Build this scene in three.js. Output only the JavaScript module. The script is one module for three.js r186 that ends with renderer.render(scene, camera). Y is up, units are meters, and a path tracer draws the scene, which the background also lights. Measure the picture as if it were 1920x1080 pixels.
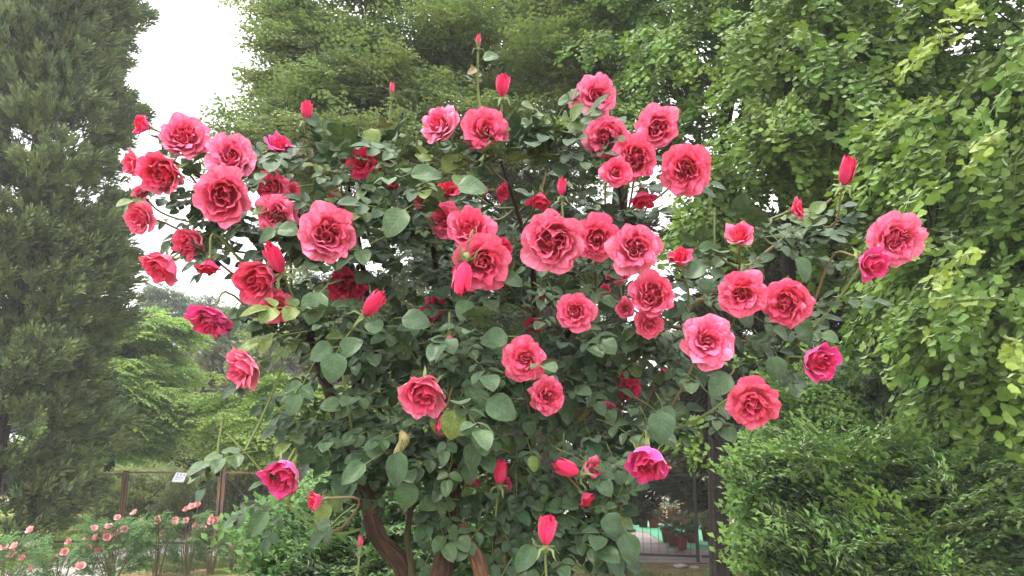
import * as THREE from 'three';
import { mergeGeometries } from 'three/addons/utils/BufferGeometryUtils.js';

// ---------------------------------------------------------------- camera, sky, sun, exposure
const scene = new THREE.Scene();
const EYE = 1.6, FOV = 42.6, PITCH = Math.atan(310 / 1385);
const camera = new THREE.PerspectiveCamera(FOV, 16 / 9, 0.05, 400);
camera.position.set(0, EYE, 0);
camera.rotation.set(PITCH, 0, 0);
scene.add(camera);

const SUN = new THREE.Vector3(-0.42, 1.0, 0.32).normalize();
{
  const W = 512, H = 256, d = new Float32Array(W * H * 4);
  for (let j = 0; j < H; j++) for (let i = 0; i < W; i++) {
    const el = (j + 0.5) / H * Math.PI - Math.PI / 2, up = Math.max(0, Math.sin(el));
    const L = 0.86 + 0.5 * up, k = (j * W + i) * 4;                     // an even overcast: brighter overhead, as cloud cover is
    d[k] = L * 0.99; d[k + 1] = L * 0.985; d[k + 2] = L * 1.01; d[k + 3] = 1;
  }
  const t = new THREE.DataTexture(d, W, H, THREE.RGBAFormat, THREE.FloatType);
  t.mapping = THREE.EquirectangularReflectionMapping; t.magFilter = t.minFilter = THREE.LinearFilter; t.needsUpdate = true;
  scene.background = t; scene.environment = t;
}
const sun = new THREE.DirectionalLight(0xfff4e6, 1.4);
sun.position.copy(SUN).multiplyScalar(60); sun.castShadow = true; sun.shadow.radius = 40;
sun.shadow.mapSize.set(2048, 2048);
Object.assign(sun.shadow.camera, { left: -25, right: 25, top: 30, bottom: -25, near: 1, far: 160 });
scene.add(sun, sun.target);
const renderer = new THREE.WebGLRenderer({ antialias: true });
renderer.toneMapping = THREE.LinearToneMapping;
renderer.toneMappingExposure = 3.0;
renderer.shadowMap.enabled = true;
scene.fog = new THREE.FogExp2(0xf4f4fa, 0.0024);

// ---------------------------------------------------------------- helpers
const V = (x, y, z) => new THREE.Vector3(x, y, z);
let seed = 7;
const srand = (s) => { seed = s >>> 0; };
function R() { seed = (seed + 0x6d2b79f5) >>> 0; let t = seed; t = Math.imul(t ^ (t >>> 15), t | 1); t ^= t + Math.imul(t ^ (t >>> 7), t | 61); return ((t ^ (t >>> 14)) >>> 0) / 4294967296; }
const rr = (a, b) => a + (b - a) * R();
const gauss = () => (R() + R() + R() + R() - 2) * 0.87;
const clamp = (x, a, b) => Math.min(b, Math.max(a, x));
const FOCAL = 1385, CP = Math.cos(PITCH), SP = Math.sin(PITCH);
// where a sight line read off the photograph (1920 x 1080) reaches the distance d in front of the viewer, or the height h
function at(px, py, d) { const X = (px - 960) / FOCAL, Y = (540 - py) / FOCAL, s = d / (CP - Y * SP); return V(X * s, EYE + (Y * CP + SP) * s, -d); }
function gnd(px, py, h = 0) { const X = (px - 960) / FOCAL, Y = (540 - py) / FOCAL, s = (h - EYE) / (Y * CP + SP); return V(X * s, h, -(CP - Y * SP) * s); }

function hash(x, y) { let h = Math.imul(x | 0, 374761393) + Math.imul(y | 0, 668265263); h = Math.imul(h ^ (h >>> 13), 1274126177); return ((h ^ (h >>> 16)) >>> 0) / 4294967296; }
function vnoise(x, y, p = 0) {
  const xi = Math.floor(x), yi = Math.floor(y), fx = x - xi, fy = y - yi, u = fx * fx * (3 - 2 * fx), v = fy * fy * (3 - 2 * fy);
  const w = (a) => p ? ((a % p) + p) % p : a;
  const a = hash(w(xi), w(yi)), b = hash(w(xi + 1), w(yi)), c = hash(w(xi), w(yi + 1)), d = hash(w(xi + 1), w(yi + 1));
  return a + (b - a) * u + (c - a) * v + (a - b - c + d) * u * v;
}
function fbm(x, y, p, o = 4) { let s = 0, a = 0.5, n = 0; for (let k = 0; k < o; k++) { s += a * vnoise(x, y, p); n += a; a *= 0.5; x *= 2; y *= 2; p *= 2; } return s / n; }
function tex(w, h, fn, srgb = true) {
  const d = new Uint8Array(w * h * 4);
  for (let j = 0; j < h; j++) for (let i = 0; i < w; i++) { const c = fn(i / w, j / h), k = (j * w + i) * 4; for (let q = 0; q < 3; q++) d[k + q] = clamp(c[q], 0, 1) * 255; d[k + 3] = 255; }
  const t = new THREE.DataTexture(d, w, h); t.wrapS = t.wrapT = THREE.RepeatWrapping; t.magFilter = THREE.LinearFilter; t.minFilter = THREE.LinearMipmapLinearFilter; t.generateMipmaps = true;
  if (srgb) t.colorSpace = THREE.SRGBColorSpace; t.needsUpdate = true; return t;
}
const gray = (x) => [x, x, x];

class Geo {                                                            // collects triangles, builds one geometry
  constructor() { this.p = []; this.u = []; this.i = []; }
  v(x, y, z, u = 0, w = 0) { this.p.push(x, y, z); this.u.push(u, w); return this.p.length / 3 - 1; }
  grid(nu, nv, fn) {
    const b = this.p.length / 3;
    for (let j = 0; j <= nv; j++) for (let i = 0; i <= nu; i++) { const q = fn(i / nu, j / nv); this.v(q[0], q[1], q[2], q[3] ?? i / nu, q[4] ?? j / nv); }
    for (let j = 0; j < nv; j++) for (let i = 0; i < nu; i++) { const a = b + j * (nu + 1) + i, c = a + nu + 1; this.i.push(a, a + 1, c, a + 1, c + 1, c); }
    return this;
  }
  tube(pts, rad, n = 6, smooth = 3, rough = 0) {
    const curve = pts.length > 2 ? new THREE.CatmullRomCurve3(pts, false, 'centripetal') : new THREE.LineCurve3(pts[0], pts[1]);
    const m = pts.length > 2 ? (pts.length - 1) * smooth : 1, b = this.p.length / 3;
    let nrm = null, len = 0, prev = null;
    for (let k = 0; k <= m; k++) {
      const t = k / m, c = curve.getPoint(t), tan = curve.getTangent(t);
      if (!nrm) nrm = Math.abs(tan.y) < 0.9 ? V(0, 1, 0) : V(1, 0, 0);
      nrm = nrm.clone().addScaledVector(tan, -nrm.dot(tan)).normalize(); const bi = tan.clone().cross(nrm);
      const f = t * (rad.length - 1), q = Math.min(rad.length - 2, Math.floor(f)), r = rad[q] + (rad[q + 1] - rad[q]) * (f - q);
      if (prev) len += prev.distanceTo(c); prev = c;
      for (let s = 0; s <= n; s++) { const a = s / n * Math.PI * 2, w = r * (1 + rough * (hash(k * 7 + b, (s % n) * 13) - 0.5) * 2), x = Math.cos(a) * w, y = Math.sin(a) * w; this.v(c.x + nrm.x * x + bi.x * y, c.y + nrm.y * x + bi.y * y, c.z + nrm.z * x + bi.z * y, s / n * Math.max(1, Math.round(rad[0] * 25)), len * 4); }
    }
    for (let k = 0; k < m; k++) for (let s = 0; s < n; s++) { const a = b + k * (n + 1) + s, c = a + n + 1; this.i.push(a, a + 1, c, a + 1, c + 1, c); }
    for (const [ring, fl] of [[0, 0], [m, 1]]) { const c = curve.getPoint(ring / m), q = this.v(c.x, c.y, c.z, 0, ring / m), s0 = b + ring * (n + 1); for (let s = 0; s < n; s++) fl ? this.i.push(q, s0 + s, s0 + s + 1) : this.i.push(q, s0 + s + 1, s0 + s); }
    return this;
  }
  box(cx, cy, cz, sx, sy, sz) { const g = new THREE.BoxGeometry(sx, sy, sz).translate(cx, cy, cz); return this.add(g); }
  add(g) { const b = this.p.length / 3; this.p.push(...g.attributes.position.array); this.u.push(...(g.attributes.uv ? g.attributes.uv.array : new Array(g.attributes.position.count * 2).fill(0))); for (const k of g.index ? g.index.array : [...Array(g.attributes.position.count).keys()]) this.i.push(b + k); return this; }
  build() { const g = new THREE.BufferGeometry(); g.setAttribute('position', new THREE.Float32BufferAttribute(this.p, 3)); g.setAttribute('uv', new THREE.Float32BufferAttribute(this.u, 2)); g.setIndex(this.i); g.computeVertexNormals(); return g; }
}
const used = {};
function numbered(n) { used[n] = (used[n] ?? -1) + 1; return used[n] ? `${n}_${String(used[n]).padStart(3, '0')}` : n; }
function thing(name, label, category, group, pos = V(0, 0, 0)) { const o = new THREE.Group(); o.name = numbered(name); o.userData = { label, category }; if (group) o.userData.group = group; o.position.copy(pos); scene.add(o); return o; }
function part(name, geo, mat, parent) { const m = new THREE.Mesh(geo.isBufferGeometry ? geo : geo.build(), mat); m.name = name; m.castShadow = m.receiveShadow = true; parent.add(m); return m; }
function structure(name, geo, mat) { const m = part(name, geo, mat, scene); m.userData = { kind: 'structure' }; return m; }
// many small copies as one mass: list of [matrix, colour]
function mass(name, geo, mat, list, parent, label) {
  if (!list.length) return;
  const m = new THREE.InstancedMesh(geo, mat, list.length); m.name = name; m.castShadow = m.receiveShadow = true;
  list.forEach(([x, c], k) => { m.setMatrixAt(k, x); m.setColorAt(k, c); });
  m.userData = { kind: 'stuff' }; if (label) m.userData.label = label; parent.add(m); return m;
}
// a matrix whose y axis runs along dir and whose z axis leans to up
function frame(pos, dir, up, s = 1, origin = null) {
  const y = dir.clone().normalize(), x = y.clone().cross(up); if (x.lengthSq() < 1e-6) x.set(1, 0, 0); x.normalize(); const z = x.clone().cross(y);
  const m = new THREE.Matrix4().makeBasis(x, y, z).scale(V(s, s, s)); m.setPosition(origin ? pos.clone().sub(origin) : pos); return m;
}
const dirRand = () => { const z = rr(-1, 1), a = rr(0, 6.2832), q = Math.sqrt(1 - z * z); return V(q * Math.cos(a), z, q * Math.sin(a)); };
const tint = (v, warm = 0.08) => { const b = 1 + rr(-v, v), w = rr(-warm, warm); return new THREE.Color().setRGB(b * (1 + w), b, b * (1 - w * 1.5)); };

// ---------------------------------------------------------------- materials
const lin = (r, g, b) => new THREE.Color().setRGB(r, g, b);
const P = (o) => new THREE.MeshPhysicalMaterial(o);
const S = (o) => new THREE.MeshStandardMaterial(o);
const barkRidge = (u, v) => { const w = fbm(u * 4, v * 4, 4, 3) * 1.6, a = fbm(u * 14 + w, v * 2 + w * 0.3, 0, 3), b = fbm(u * 30, v * 8, 0, 3); const seam = Math.min(u, 1 - u) * 12; return clamp((a * 0.7 + b * 0.35) * 1.6 - 0.35, 0, 1) * clamp(0.6 + seam * 0.4, 0, 1); };
const barkTex = tex(256, 256, (u, v) => { const q = 0.28 + 0.75 * barkRidge(u, v), n = fbm(u * 5, v * 5, 5, 4) - 0.5; return [q * (1 + 0.2 * n), q * (0.95 + 0.1 * n), q * (0.88 - 0.1 * n)]; });
const barkBump = tex(256, 256, (u, v) => gray(barkRidge(u, v)), false);
const bark = (c, bs = 0.012) => S({ color: c, map: barkTex, bumpMap: barkBump, bumpScale: bs, roughness: 0.92 });
const M = {};
M.barkDark = bark(lin(0.06, 0.05, 0.045)); M.barkGrey = bark(lin(0.16, 0.14, 0.12)); M.barkBrown = bark(lin(0.26, 0.12, 0.065), 0.006); M.cut = bark(lin(0.42, 0.23, 0.14), 0.003);
M.caneBark = bark(lin(0.16, 0.085, 0.06), 0.009);
M.caneGreen = bark(lin(0.2, 0.19, 0.08), 0.003); M.greenStem = S({ color: lin(0.16, 0.2, 0.06), roughness: 0.55 }); M.redStem = S({ color: lin(0.15, 0.11, 0.05), roughness: 0.6 });
const leafish = (c, t = 0.3, coat = 0, map = null, bump = null, bs = 0.001) => P({ color: c, transmission: t, thickness: 0, roughness: 1, clearcoat: coat, clearcoatRoughness: 0.38, map, bumpMap: bump, bumpScale: bs, side: THREE.DoubleSide });
// rose leaf: midrib and side veins, mottled blade
const veinAt = (u, v) => { const x = Math.abs(u - 0.5) * 2, mid = Math.exp(-((x / 0.05) ** 2)); let q = (v - x * 0.3) * 7; q = Math.abs(q - Math.round(q)); return Math.max(mid, Math.exp(-((q / 0.09) ** 2)) * 0.75 * (1 - x * 0.5)); };
const roseLeafTex = tex(128, 128, (u, v) => { const k = veinAt(u, v), n = fbm(u * 6, v * 6, 6, 4), f = fbm(u * 30, v * 30, 30, 2); const sp = clamp((fbm(u * 9 + 4, v * 9, 9, 3) - 0.66) * 8, 0, 1), b = 0.58 + 0.42 * n + 0.16 * f + 0.24 * k; return [b * (0.93 + 0.18 * k + 0.25 * sp), b * (1 - 0.05 * sp), b * (0.94 - 0.25 * sp)]; });
const roseLeafBump = tex(128, 128, (u, v) => gray(0.8 - 0.6 * veinAt(u, v) + 0.25 * fbm(u * 16, v * 16, 16, 3)), false);
M.roseLeaf = [lin(0.042, 0.1, 0.034), lin(0.056, 0.125, 0.04), lin(0.08, 0.15, 0.056), lin(0.18, 0.24, 0.04)].map((c) => leafish(c, 0.14, 0.6, roseLeafTex, roseLeafBump, 0.0016));
M.roseLeafMass = leafish(lin(0.052, 0.115, 0.038), 0.14, 0.6, roseLeafTex, roseLeafBump, 0.0016);
M.bronzeLeaf = leafish(lin(0.26, 0.17, 0.07), 0.25, 0.3, roseLeafTex, roseLeafBump, 0.0016);
M.dryLeaf = leafish(lin(0.36, 0.3, 0.15), 0.1, 0, roseLeafTex);
const petalTex = tex(128, 128, (u, v) => { const s = fbm(u * 26, v * 3, 26, 3), n = fbm(u * 5, v * 5, 5, 4); const b = 0.78 + 0.3 * (s - 0.3) + 0.16 * (n - 0.5), sp = fbm(u * 40, v * 40, 40, 2) > 0.74 ? 0.08 : 0; return [Math.min(1, 0.9 + 0.12 * s), b + sp, b + sp]; });
const petalBump = tex(128, 128, (u, v) => gray(0.5 * fbm(u * 20, v * 4, 20, 3) + 0.5 * fbm(u * 5, v * 5, 5, 3)), false);
const petalMat = (r, g, b, t = 0.2) => P({ color: lin(r, g, b), map: petalTex, bumpMap: petalBump, bumpScale: 0.003, roughness: 1, transmission: t, thickness: 0, sheen: 0.25, sheenRoughness: 0.6, sheenColor: lin(1, 0.6, 0.65), side: THREE.DoubleSide });
M.petal = { coral: [petalMat(0.91, 0.09, 0.25), petalMat(0.92, 0.14, 0.32), petalMat(0.93, 0.23, 0.44)], pink: [petalMat(0.93, 0.125, 0.33), petalMat(0.94, 0.22, 0.45), petalMat(0.95, 0.34, 0.58)], deep: [petalMat(0.84, 0.022, 0.13), petalMat(0.86, 0.034, 0.18), petalMat(0.86, 0.055, 0.26)], magenta: [petalMat(0.84, 0.05, 0.25), petalMat(0.84, 0.075, 0.38), petalMat(0.82, 0.09, 0.48)] };
M.sepal = leafish(lin(0.2, 0.26, 0.1), 0.15, 0.1);
M.palePetal = [petalMat(0.92, 0.64, 0.65), petalMat(0.92, 0.74, 0.73), petalMat(0.92, 0.54, 0.6)];

// ---------------------------------------------------------------- ground
const soilTex = tex(512, 512, (u, v) => { const n = fbm(u * 12, v * 12, 12, 5), f = fbm(u * 70, v * 70, 70, 3), g = clamp((fbm(u * 7 + 3, v * 7, 7, 4) - 0.5) * 6 + 0.35, 0, 1); const b = 0.34 + 0.3 * n + 0.25 * (f - 0.5); return [b * (1.05 - 0.2 * g), b * (0.86 + 0.16 * g), b * (0.62 - 0.14 * g)]; });
const lawnTex = tex(512, 512, (u, v) => { const n = fbm(u * 9, v * 9, 9, 5), f = fbm(u * 90, v * 90, 90, 2), d = clamp((fbm(u * 5, v * 5 + 2, 5, 4) - 0.52) * 7, 0, 1); const b = 0.32 + 0.25 * n + 0.3 * (f - 0.5); return [b * (0.95 + 0.3 * d), b * (1.25 - 0.2 * d), b * (0.4 + 0.3 * d)]; });
const paveTex = tex(512, 512, (u, v) => { const n = fbm(u * 7, v * 7, 7, 5), f = fbm(u * 100, v * 100, 100, 2); const b = 0.62 + 0.16 * (n - 0.5) + 0.14 * (f - 0.5); return [b * 1.02, b * 0.98, b * 0.97]; });
const fineBump = tex(256, 256, (u, v) => gray(fbm(u * 60, v * 60, 60, 3)), false);
M.soil = S({ map: soilTex, bumpMap: fineBump, bumpScale: 0.03, roughness: 1 }); M.lawn = S({ map: lawnTex, bumpMap: fineBump, bumpScale: 0.03, roughness: 1 });
M.pave = S({ map: paveTex, bumpMap: fineBump, bumpScale: 0.004, roughness: 0.85 }); M.pinkPave = S({ color: lin(1, 0.86, 0.82), map: paveTex, bumpMap: fineBump, bumpScale: 0.004, roughness: 0.85 });
function sheet(name, mat, y, pts, s = 0.5) {                              // a flat polygon on the ground from [x, z] points
  const sh = new THREE.Shape(pts.map((p) => new THREE.Vector2(p.x, -p.z))), g = new THREE.ShapeGeometry(sh); g.rotateX(-Math.PI / 2);
  const p = g.attributes.position, u = g.attributes.uv; for (let k = 0; k < p.count; k++) u.setXY(k, p.getX(k) * s, p.getZ(k) * s);
  g.translate(0, y, 0); return structure(name, g, mat);
}
sheet('ground', M.soil, 0, [V(-80, 0, 12), V(80, 0, 12), V(80, 0, -110), V(-80, 0, -110)]);
sheet('lawn', M.lawn, 0.004, [V(-30, 0, -8), V(-7.2, 0, -9), V(-5.2, 0, -11.5), V(-5.4, 0, -13), V(-6.2, 0, -24), V(-40, 0, -26)]);
sheet('far_path', M.pave, 0.008, [gnd(285, 1030), gnd(330, 1046), gnd(480, 1040), gnd(900, 1040), gnd(900, 985), gnd(480, 985), gnd(330, 985)]);
sheet('garden_path', M.pave, 0.012, [gnd(-60, 1100), gnd(120, 1100), gnd(285, 1052), gnd(330, 1035), gnd(290, 1024), gnd(170, 1036), gnd(60, 1058)]);
sheet('back_path', M.pave, 0.008, [V(-60, 0, -25), V(-8.4, 0, -24.5), V(-8.4, 0, -27), V(-60, 0, -28)]);
sheet('paved_yard', M.pinkPave, 0.008, [V(0.1, 0, -11.75), V(30, 0, -10.6), V(40, 0, -40), V(0.1, 0, -40)]);
sheet('verge_grass', M.lawn, 0.006, [gnd(400, 1100), gnd(500, 1100), gnd(500, 1060), gnd(440, 1062), gnd(390, 1074)]);

// grass blades: uncountable
{
  const g = new Geo(); srand(11);
  for (let k = 0; k < 9; k++) { const a = rr(0, 6.28), l = rr(0.04, 0.1), x = rr(-0.05, 0.05), z = rr(-0.05, 0.05), w = 0.004, dx = Math.cos(a) * l * 0.5, dz = Math.sin(a) * l * 0.5; const q = g.v(x - w, 0, z), r = g.v(x + w, 0, z + w), t = g.v(x + dx, l, z + dz); g.i.push(q, r, t); }
  const geo = g.build(), list = [];
  const put = (x0, x1, z0, z1, n) => { for (let k = 0; k < n; k++) { const x = rr(x0, x1), z = rr(z0, z1); if (fbm(x * 0.6 + 50, z * 0.6 + 50, 4096, 3) < 0.42) continue; list.push([frame(V(x, 0.004, z), V(rr(-0.2, 0.2), 1, rr(-0.2, 0.2)), V(Math.cos(x * 99), 0, Math.sin(x * 99)), rr(0.6, 1.3)), tint(0.3, 0.25)]); } };
  put(-14, -6.3, -23, -12.2, 9000); put(-9, -7.2, -12.2, -9.5, 1500); put(-4.9, -3.4, -11.5, -9.5, 900); put(1, 6, -11.3, -9, 2500); put(-6.5, -3, -12, -10.6, 500);
  const m = mass('grass', geo, leafish(lin(0.14, 0.19, 0.05), 0.3), list, scene, 'short thin grass on the lawn and around the flower bed'); m.userData.category = 'grass';
}

// ---------------------------------------------------------------- foliage pieces
function smallLeaf(G, o, dir, nrm, L, W, fold = 0.25) {                   // folded four-face leaf
  const s = dir.clone().cross(nrm).normalize(), c = o.clone().addScaledVector(dir, L * 0.5), l = c.clone().addScaledVector(s, W / 2).addScaledVector(nrm, W * fold), r = c.clone().addScaledVector(s, -W / 2).addScaledVector(nrm, W * fold), t = o.clone().addScaledVector(dir, L).addScaledVector(nrm, -L * 0.12);
  const a = G.v(o.x, o.y, o.z, 0.5, 0), b = G.v(l.x, l.y, l.z, 0, 0.5), d = G.v(c.x, c.y, c.z, 0.5, 0.5), e = G.v(r.x, r.y, r.z, 1, 0.5), f = G.v(t.x, t.y, t.z, 0.5, 1);
  G.i.push(a, d, b, a, e, d, b, d, f, d, e, f);
}
function sprig(s, len, nLeaf, L, W, droop = 0.15, spread = 1) {           // a twig along +y with alternate leaves facing +z
  srand(s); const G = new Geo();
  for (let k = 0; k < nLeaf; k++) {
    const t = (k + 0.5) / nLeaf, side = k % 2 ? 1 : -1, o = V(rr(-0.02, 0.02), t * len, -droop * len * t * t + rr(-0.02, 0.02));
    const dir = V(side * spread * rr(0.6, 1.2), rr(0.3, 1), rr(-0.5, 0.25)).normalize(), nrm = V(rr(-0.5, 0.5), rr(-0.5, 0.5), 1); nrm.addScaledVector(dir, -nrm.dot(dir)).normalize();
    smallLeaf(G, o, dir, nrm, L * rr(0.7, 1.15), W * rr(0.8, 1.15));
  }
  const tw = 0.0022; G.tube([V(0, 0, 0), V(0, len * 0.5, -droop * len * 0.25), V(0, len, -droop * len)], [tw * 1.4, tw * 0.5], 3, 1);
  return G.build();
}
function branchyTwig(s, len, sub, nLeaf, L, W, droop) {                   // a side branch: several sprigs fanned out in a layer
  srand(s); const gs = [], base = [sprig(s + 1, len * 0.55, nLeaf, L, W, 0.15), sprig(s + 2, len * 0.45, nLeaf, L, W, 0.2)];
  for (let k = 0; k < sub; k++) { const t = (k + 0.3) / sub, side = k % 2 ? 1 : -1, d = V(side * rr(0.5, 1), rr(0.5, 1), rr(-0.35, 0.2)); const m = frame(V(0, t * len * 0.7, -droop * len * t * t * 0.5), d, V(rr(-0.3, 0.3), rr(-0.3, 0.3), 1), rr(0.8, 1.15)); gs.push(base[k % 2].clone().applyMatrix4(m)); }
  gs.push(base[0].clone().translate(0, len * 0.45, -droop * len * 0.25));
  const tw = new Geo().tube([V(0, 0, 0), V(0, len * 0.4, -droop * len * 0.08), V(0, len * 0.8, -droop * len * 0.3)], [0.006, 0.003], 3, 1).build(); gs.push(tw);
  return mergeGeometries(gs);
}
function ginkgoFan(G, o, dir, nrm, L, detail = 1) {                       // fan leaf with wavy rim and a notch
  const s = dir.clone().cross(nrm).normalize(), n = detail > 1 ? 8 : 6, st = o.clone().addScaledVector(dir, L * (detail > 1 ? 0.35 : 0.75)), rows = detail;
  let prev = [G.v(st.x, st.y, st.z, 0.5, 0)];
  for (let q = 1; q <= rows; q++) {
    const row = [], f = q / rows;
    for (let k = 0; k <= n; k++) { const a = (k / n - 0.5) * 2.7, notch = f === 1 ? 1 - 0.26 * Math.exp(-((a / 0.2) ** 2)) : 1, r = L * f * notch * (1 + 0.04 * Math.sin(k * 2.1 + L * 900)) * (1 - 0.13 * Math.abs(a)); const p = st.clone().addScaledVector(dir, Math.cos(a) * r).addScaledVector(s, Math.sin(a) * r).addScaledVector(nrm, L * f * f * (0.1 * Math.sin(k * 1.7 + L * 500) - 0.16 + 0.15 * Math.abs(a))); row.push(G.v(p.x, p.y, p.z, k / n, f)); }
    for (let k = 0; k < n; k++) prev.length === 1 ? G.i.push(prev[0], row[k], row[k + 1]) : G.i.push(prev[k], row[k], prev[k + 1], prev[k + 1], row[k], row[k + 1]);
    prev = row;
  }
}
// leaves of one drooping ginkgo shoot, in its own frame (out along +y, hanging to -z)
function ginkgoShootLeaves(s, len, nodes) {
  srand(s); const out = [];
  for (let k = 0; k < nodes; k++) {
    const t = (k + 0.6) / nodes, o = V(gauss() * 0.055, t * len * (1 - 0.25 * t), -0.55 * len * t * t), n = 3 + (R() * 3 | 0), a0 = rr(0, 6.28);
    for (let q = 0; q < n; q++) { const a = a0 + q * 6.28 / n + rr(-0.3, 0.3), dir = V(Math.cos(a), rr(-0.3, 0.6), Math.sin(a) * 0.7 - 0.4).normalize(), nrm = V(rr(-0.7, 0.7), 0.5 + rr(-0.6, 0.6), 0.9); nrm.addScaledVector(dir, -nrm.dot(dir)).normalize(); out.push([o.clone(), dir, nrm, rr(0.034, 0.052)]); }
  }
  return out;
}
const shootPath = (len) => [V(0, 0, 0), V(0, len * 0.45, -0.12 * len), V(0, len * 0.75, -0.55 * len)];
function ginkgoShoot(s, len, nodes) { const G = new Geo(); for (const [o, d, n, L] of ginkgoShootLeaves(s, len, nodes)) ginkgoFan(G, o, d, n, L); G.tube(shootPath(len), [0.004, 0.0015], 3, 2); return G.build(); }
function juniperTuft(s, len, n) {                                         // feathery spray of thin scale shoots
  srand(s); const G = new Geo();
  for (let k = 0; k < n; k++) {
    const t = Math.pow(R(), 0.8), a = rr(0, 6.28), o = V(Math.cos(a) * 0.03 * t, t * len * 0.72, Math.sin(a) * 0.03), d = V(Math.cos(a) * rr(0.4, 0.9), rr(0.5, 1.1), Math.sin(a) * rr(0.3, 0.8)).normalize(), l = rr(0.07, 0.15), w = rr(0.011, 0.018), sd = d.clone().cross(dirRand()).normalize();
    const m = o.clone().addScaledVector(d, l * 0.5), e = o.clone().addScaledVector(d, l); e.y += l * 0.12;
    const A = G.v(o.x, o.y, o.z), B = G.v(m.x + sd.x * w, m.y + sd.y * w, m.z + sd.z * w), C = G.v(m.x - sd.x * w, m.y - sd.y * w, m.z - sd.z * w), E = G.v(e.x, e.y, e.z); G.i.push(A, B, C, B, E, C);
  }
  G.tube([V(0, 0, 0), V(0, len * 0.8, 0)], [0.006, 0.002], 3, 1);
  return G.build();
}
const K = {
  elm: [branchyTwig(101, 0.5, 5, 8, 0.06, 0.042, 0.25), branchyTwig(111, 0.42, 4, 8, 0.058, 0.042, 0.3), branchyTwig(121, 0.56, 6, 8, 0.062, 0.04, 0.2)],
  shrub: [branchyTwig(201, 0.3, 5, 8, 0.044, 0.028, 0.2), branchyTwig(211, 0.26, 4, 8, 0.042, 0.027, 0.1), branchyTwig(221, 0.32, 5, 8, 0.048, 0.03, 0.25)],
  broad: [branchyTwig(301, 0.8, 6, 9, 0.09, 0.07, 0.3), branchyTwig(311, 0.7, 6, 9, 0.085, 0.065, 0.2)],
  rose: [branchyTwig(401, 0.3, 4, 8, 0.05, 0.033, 0.2), branchyTwig(411, 0.26, 4, 8, 0.045, 0.03, 0.3)],
  ginkgo: [ginkgoShoot(501, 0.5, 11), ginkgoShoot(511, 0.42, 9), ginkgoShoot(521, 0.6, 12)],
  juniper: [juniperTuft(601, 0.34, 46), juniperTuft(611, 0.3, 40), juniperTuft(621, 0.42, 52)],
};
M.elmLeaf = leafish(lin(0.2, 0.29, 0.07), 0.45); M.ginkgoLeaf = leafish(lin(0.125, 0.235, 0.02), 0.42, 0.1); M.ginkgoBright = leafish(lin(0.24, 0.34, 0.04), 0.42, 0.12);
M.juniperLeaf = leafish(lin(0.15, 0.205, 0.075), 0.08); M.shrubLeaf = leafish(lin(0.11, 0.225, 0.028), 0.32, 0.15); M.brightLeaf = leafish(lin(0.24, 0.39, 0.04), 0.45);
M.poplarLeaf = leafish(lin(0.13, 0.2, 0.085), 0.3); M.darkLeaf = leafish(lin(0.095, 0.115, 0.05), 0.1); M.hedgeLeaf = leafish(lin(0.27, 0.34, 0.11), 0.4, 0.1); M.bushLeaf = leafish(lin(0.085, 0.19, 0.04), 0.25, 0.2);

// A tree: trunk path with limbs that reach every clump, and a crown of leaf pieces round the clumps.
// clumps: [centre, [rx, ry, rz], count]
function tree(o) {
  const base = o.trunk[0].clone(), T = thing(o.name, o.label, o.category ?? 'tree', o.group, base), loc = (p) => p.clone().sub(base); srand(o.seed);
  const G = new Geo(); G.tube(o.trunk.map(loc), o.rad, 9, 4, 0.06); part('trunk', G, o.bark, T);
  const path = new THREE.CatmullRomCurve3(o.trunk, false, 'centripetal'), lists = o.kinds.map(() => []), B = new Geo();
  const hubs = [], step = o.hub ?? 4;
  o.clumps.forEach(([c, r, n], ci) => {
    // every few clumps a limb from the trunk, the others branch off the nearest limb end
    if (o.limb !== 0) {
      const lr = o.limb ?? 0.03; let s = null, main = ci % step === 0;
      if (!main) { let bd = 1e9; for (const h of hubs) { const d = h.distanceTo(c); if (d < bd) { bd = d; s = h; } } if (bd > (o.reach ?? 1.6)) main = true; }
      if (main) { let bd = 1e9; for (let k = 0; k <= 24; k++) { const p = path.getPoint(k / 24), d = p.distanceTo(V(c.x, c.y - (o.rise ?? 0.6) * Math.hypot(c.x - p.x, c.z - p.z), c.z)); if (d < bd) { bd = d; s = p; } } hubs.push(c); }
      const q = s.clone().lerp(c, 0.5), L = s.distanceTo(c); q.y += (o.arch ?? 0.12) * L; q.x += gauss() * 0.12 * L; q.z += gauss() * 0.12 * L;
      B.tube([s, q, c].map(loc), main ? [lr * clamp(L / 2, 0.5, 1.6), lr * 0.6, lr * 0.3] : [lr * 0.3, lr * 0.2, lr * 0.12], main ? 6 : 4, 3);
    }
    for (let k = 0; k < n; k++) {
      const d = dirRand(), f = Math.pow(R(), 0.45), p = V(c.x + d.x * f * r[0], c.y + d.y * f * r[1], c.z + d.z * f * r[2]);
      const away = V(p.x - c.x, 0, p.z - c.z).addScaledVector(V(c.x - base.x, 0, c.z - base.z).normalize(), o.outward ?? 0.5).addScaledVector(dirRand(), 0.45); away.normalize(); away.y = (o.tilt ?? 0.1) + gauss() * 0.3;
      const fc = o.face ?? 0, up = V(gauss() * 0.45 + away.x * fc, 1, gauss() * 0.45 + away.z * fc + fc * 0.4), which = R() * o.kinds.length | 0;
      lists[which].push([frame(p, away, up, rr(0.75, 1.25) * (o.scale ?? 1), base), tint(o.vary ?? 0.22, 0.1)]);
    }
  });
  if (B.p.length) part('branches', B, o.bark, T).userData.kind = 'stuff';
  lists.forEach((l, k) => mass('foliage', o.kinds[k], o.leaf, l, T));
  return T;
}
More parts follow.
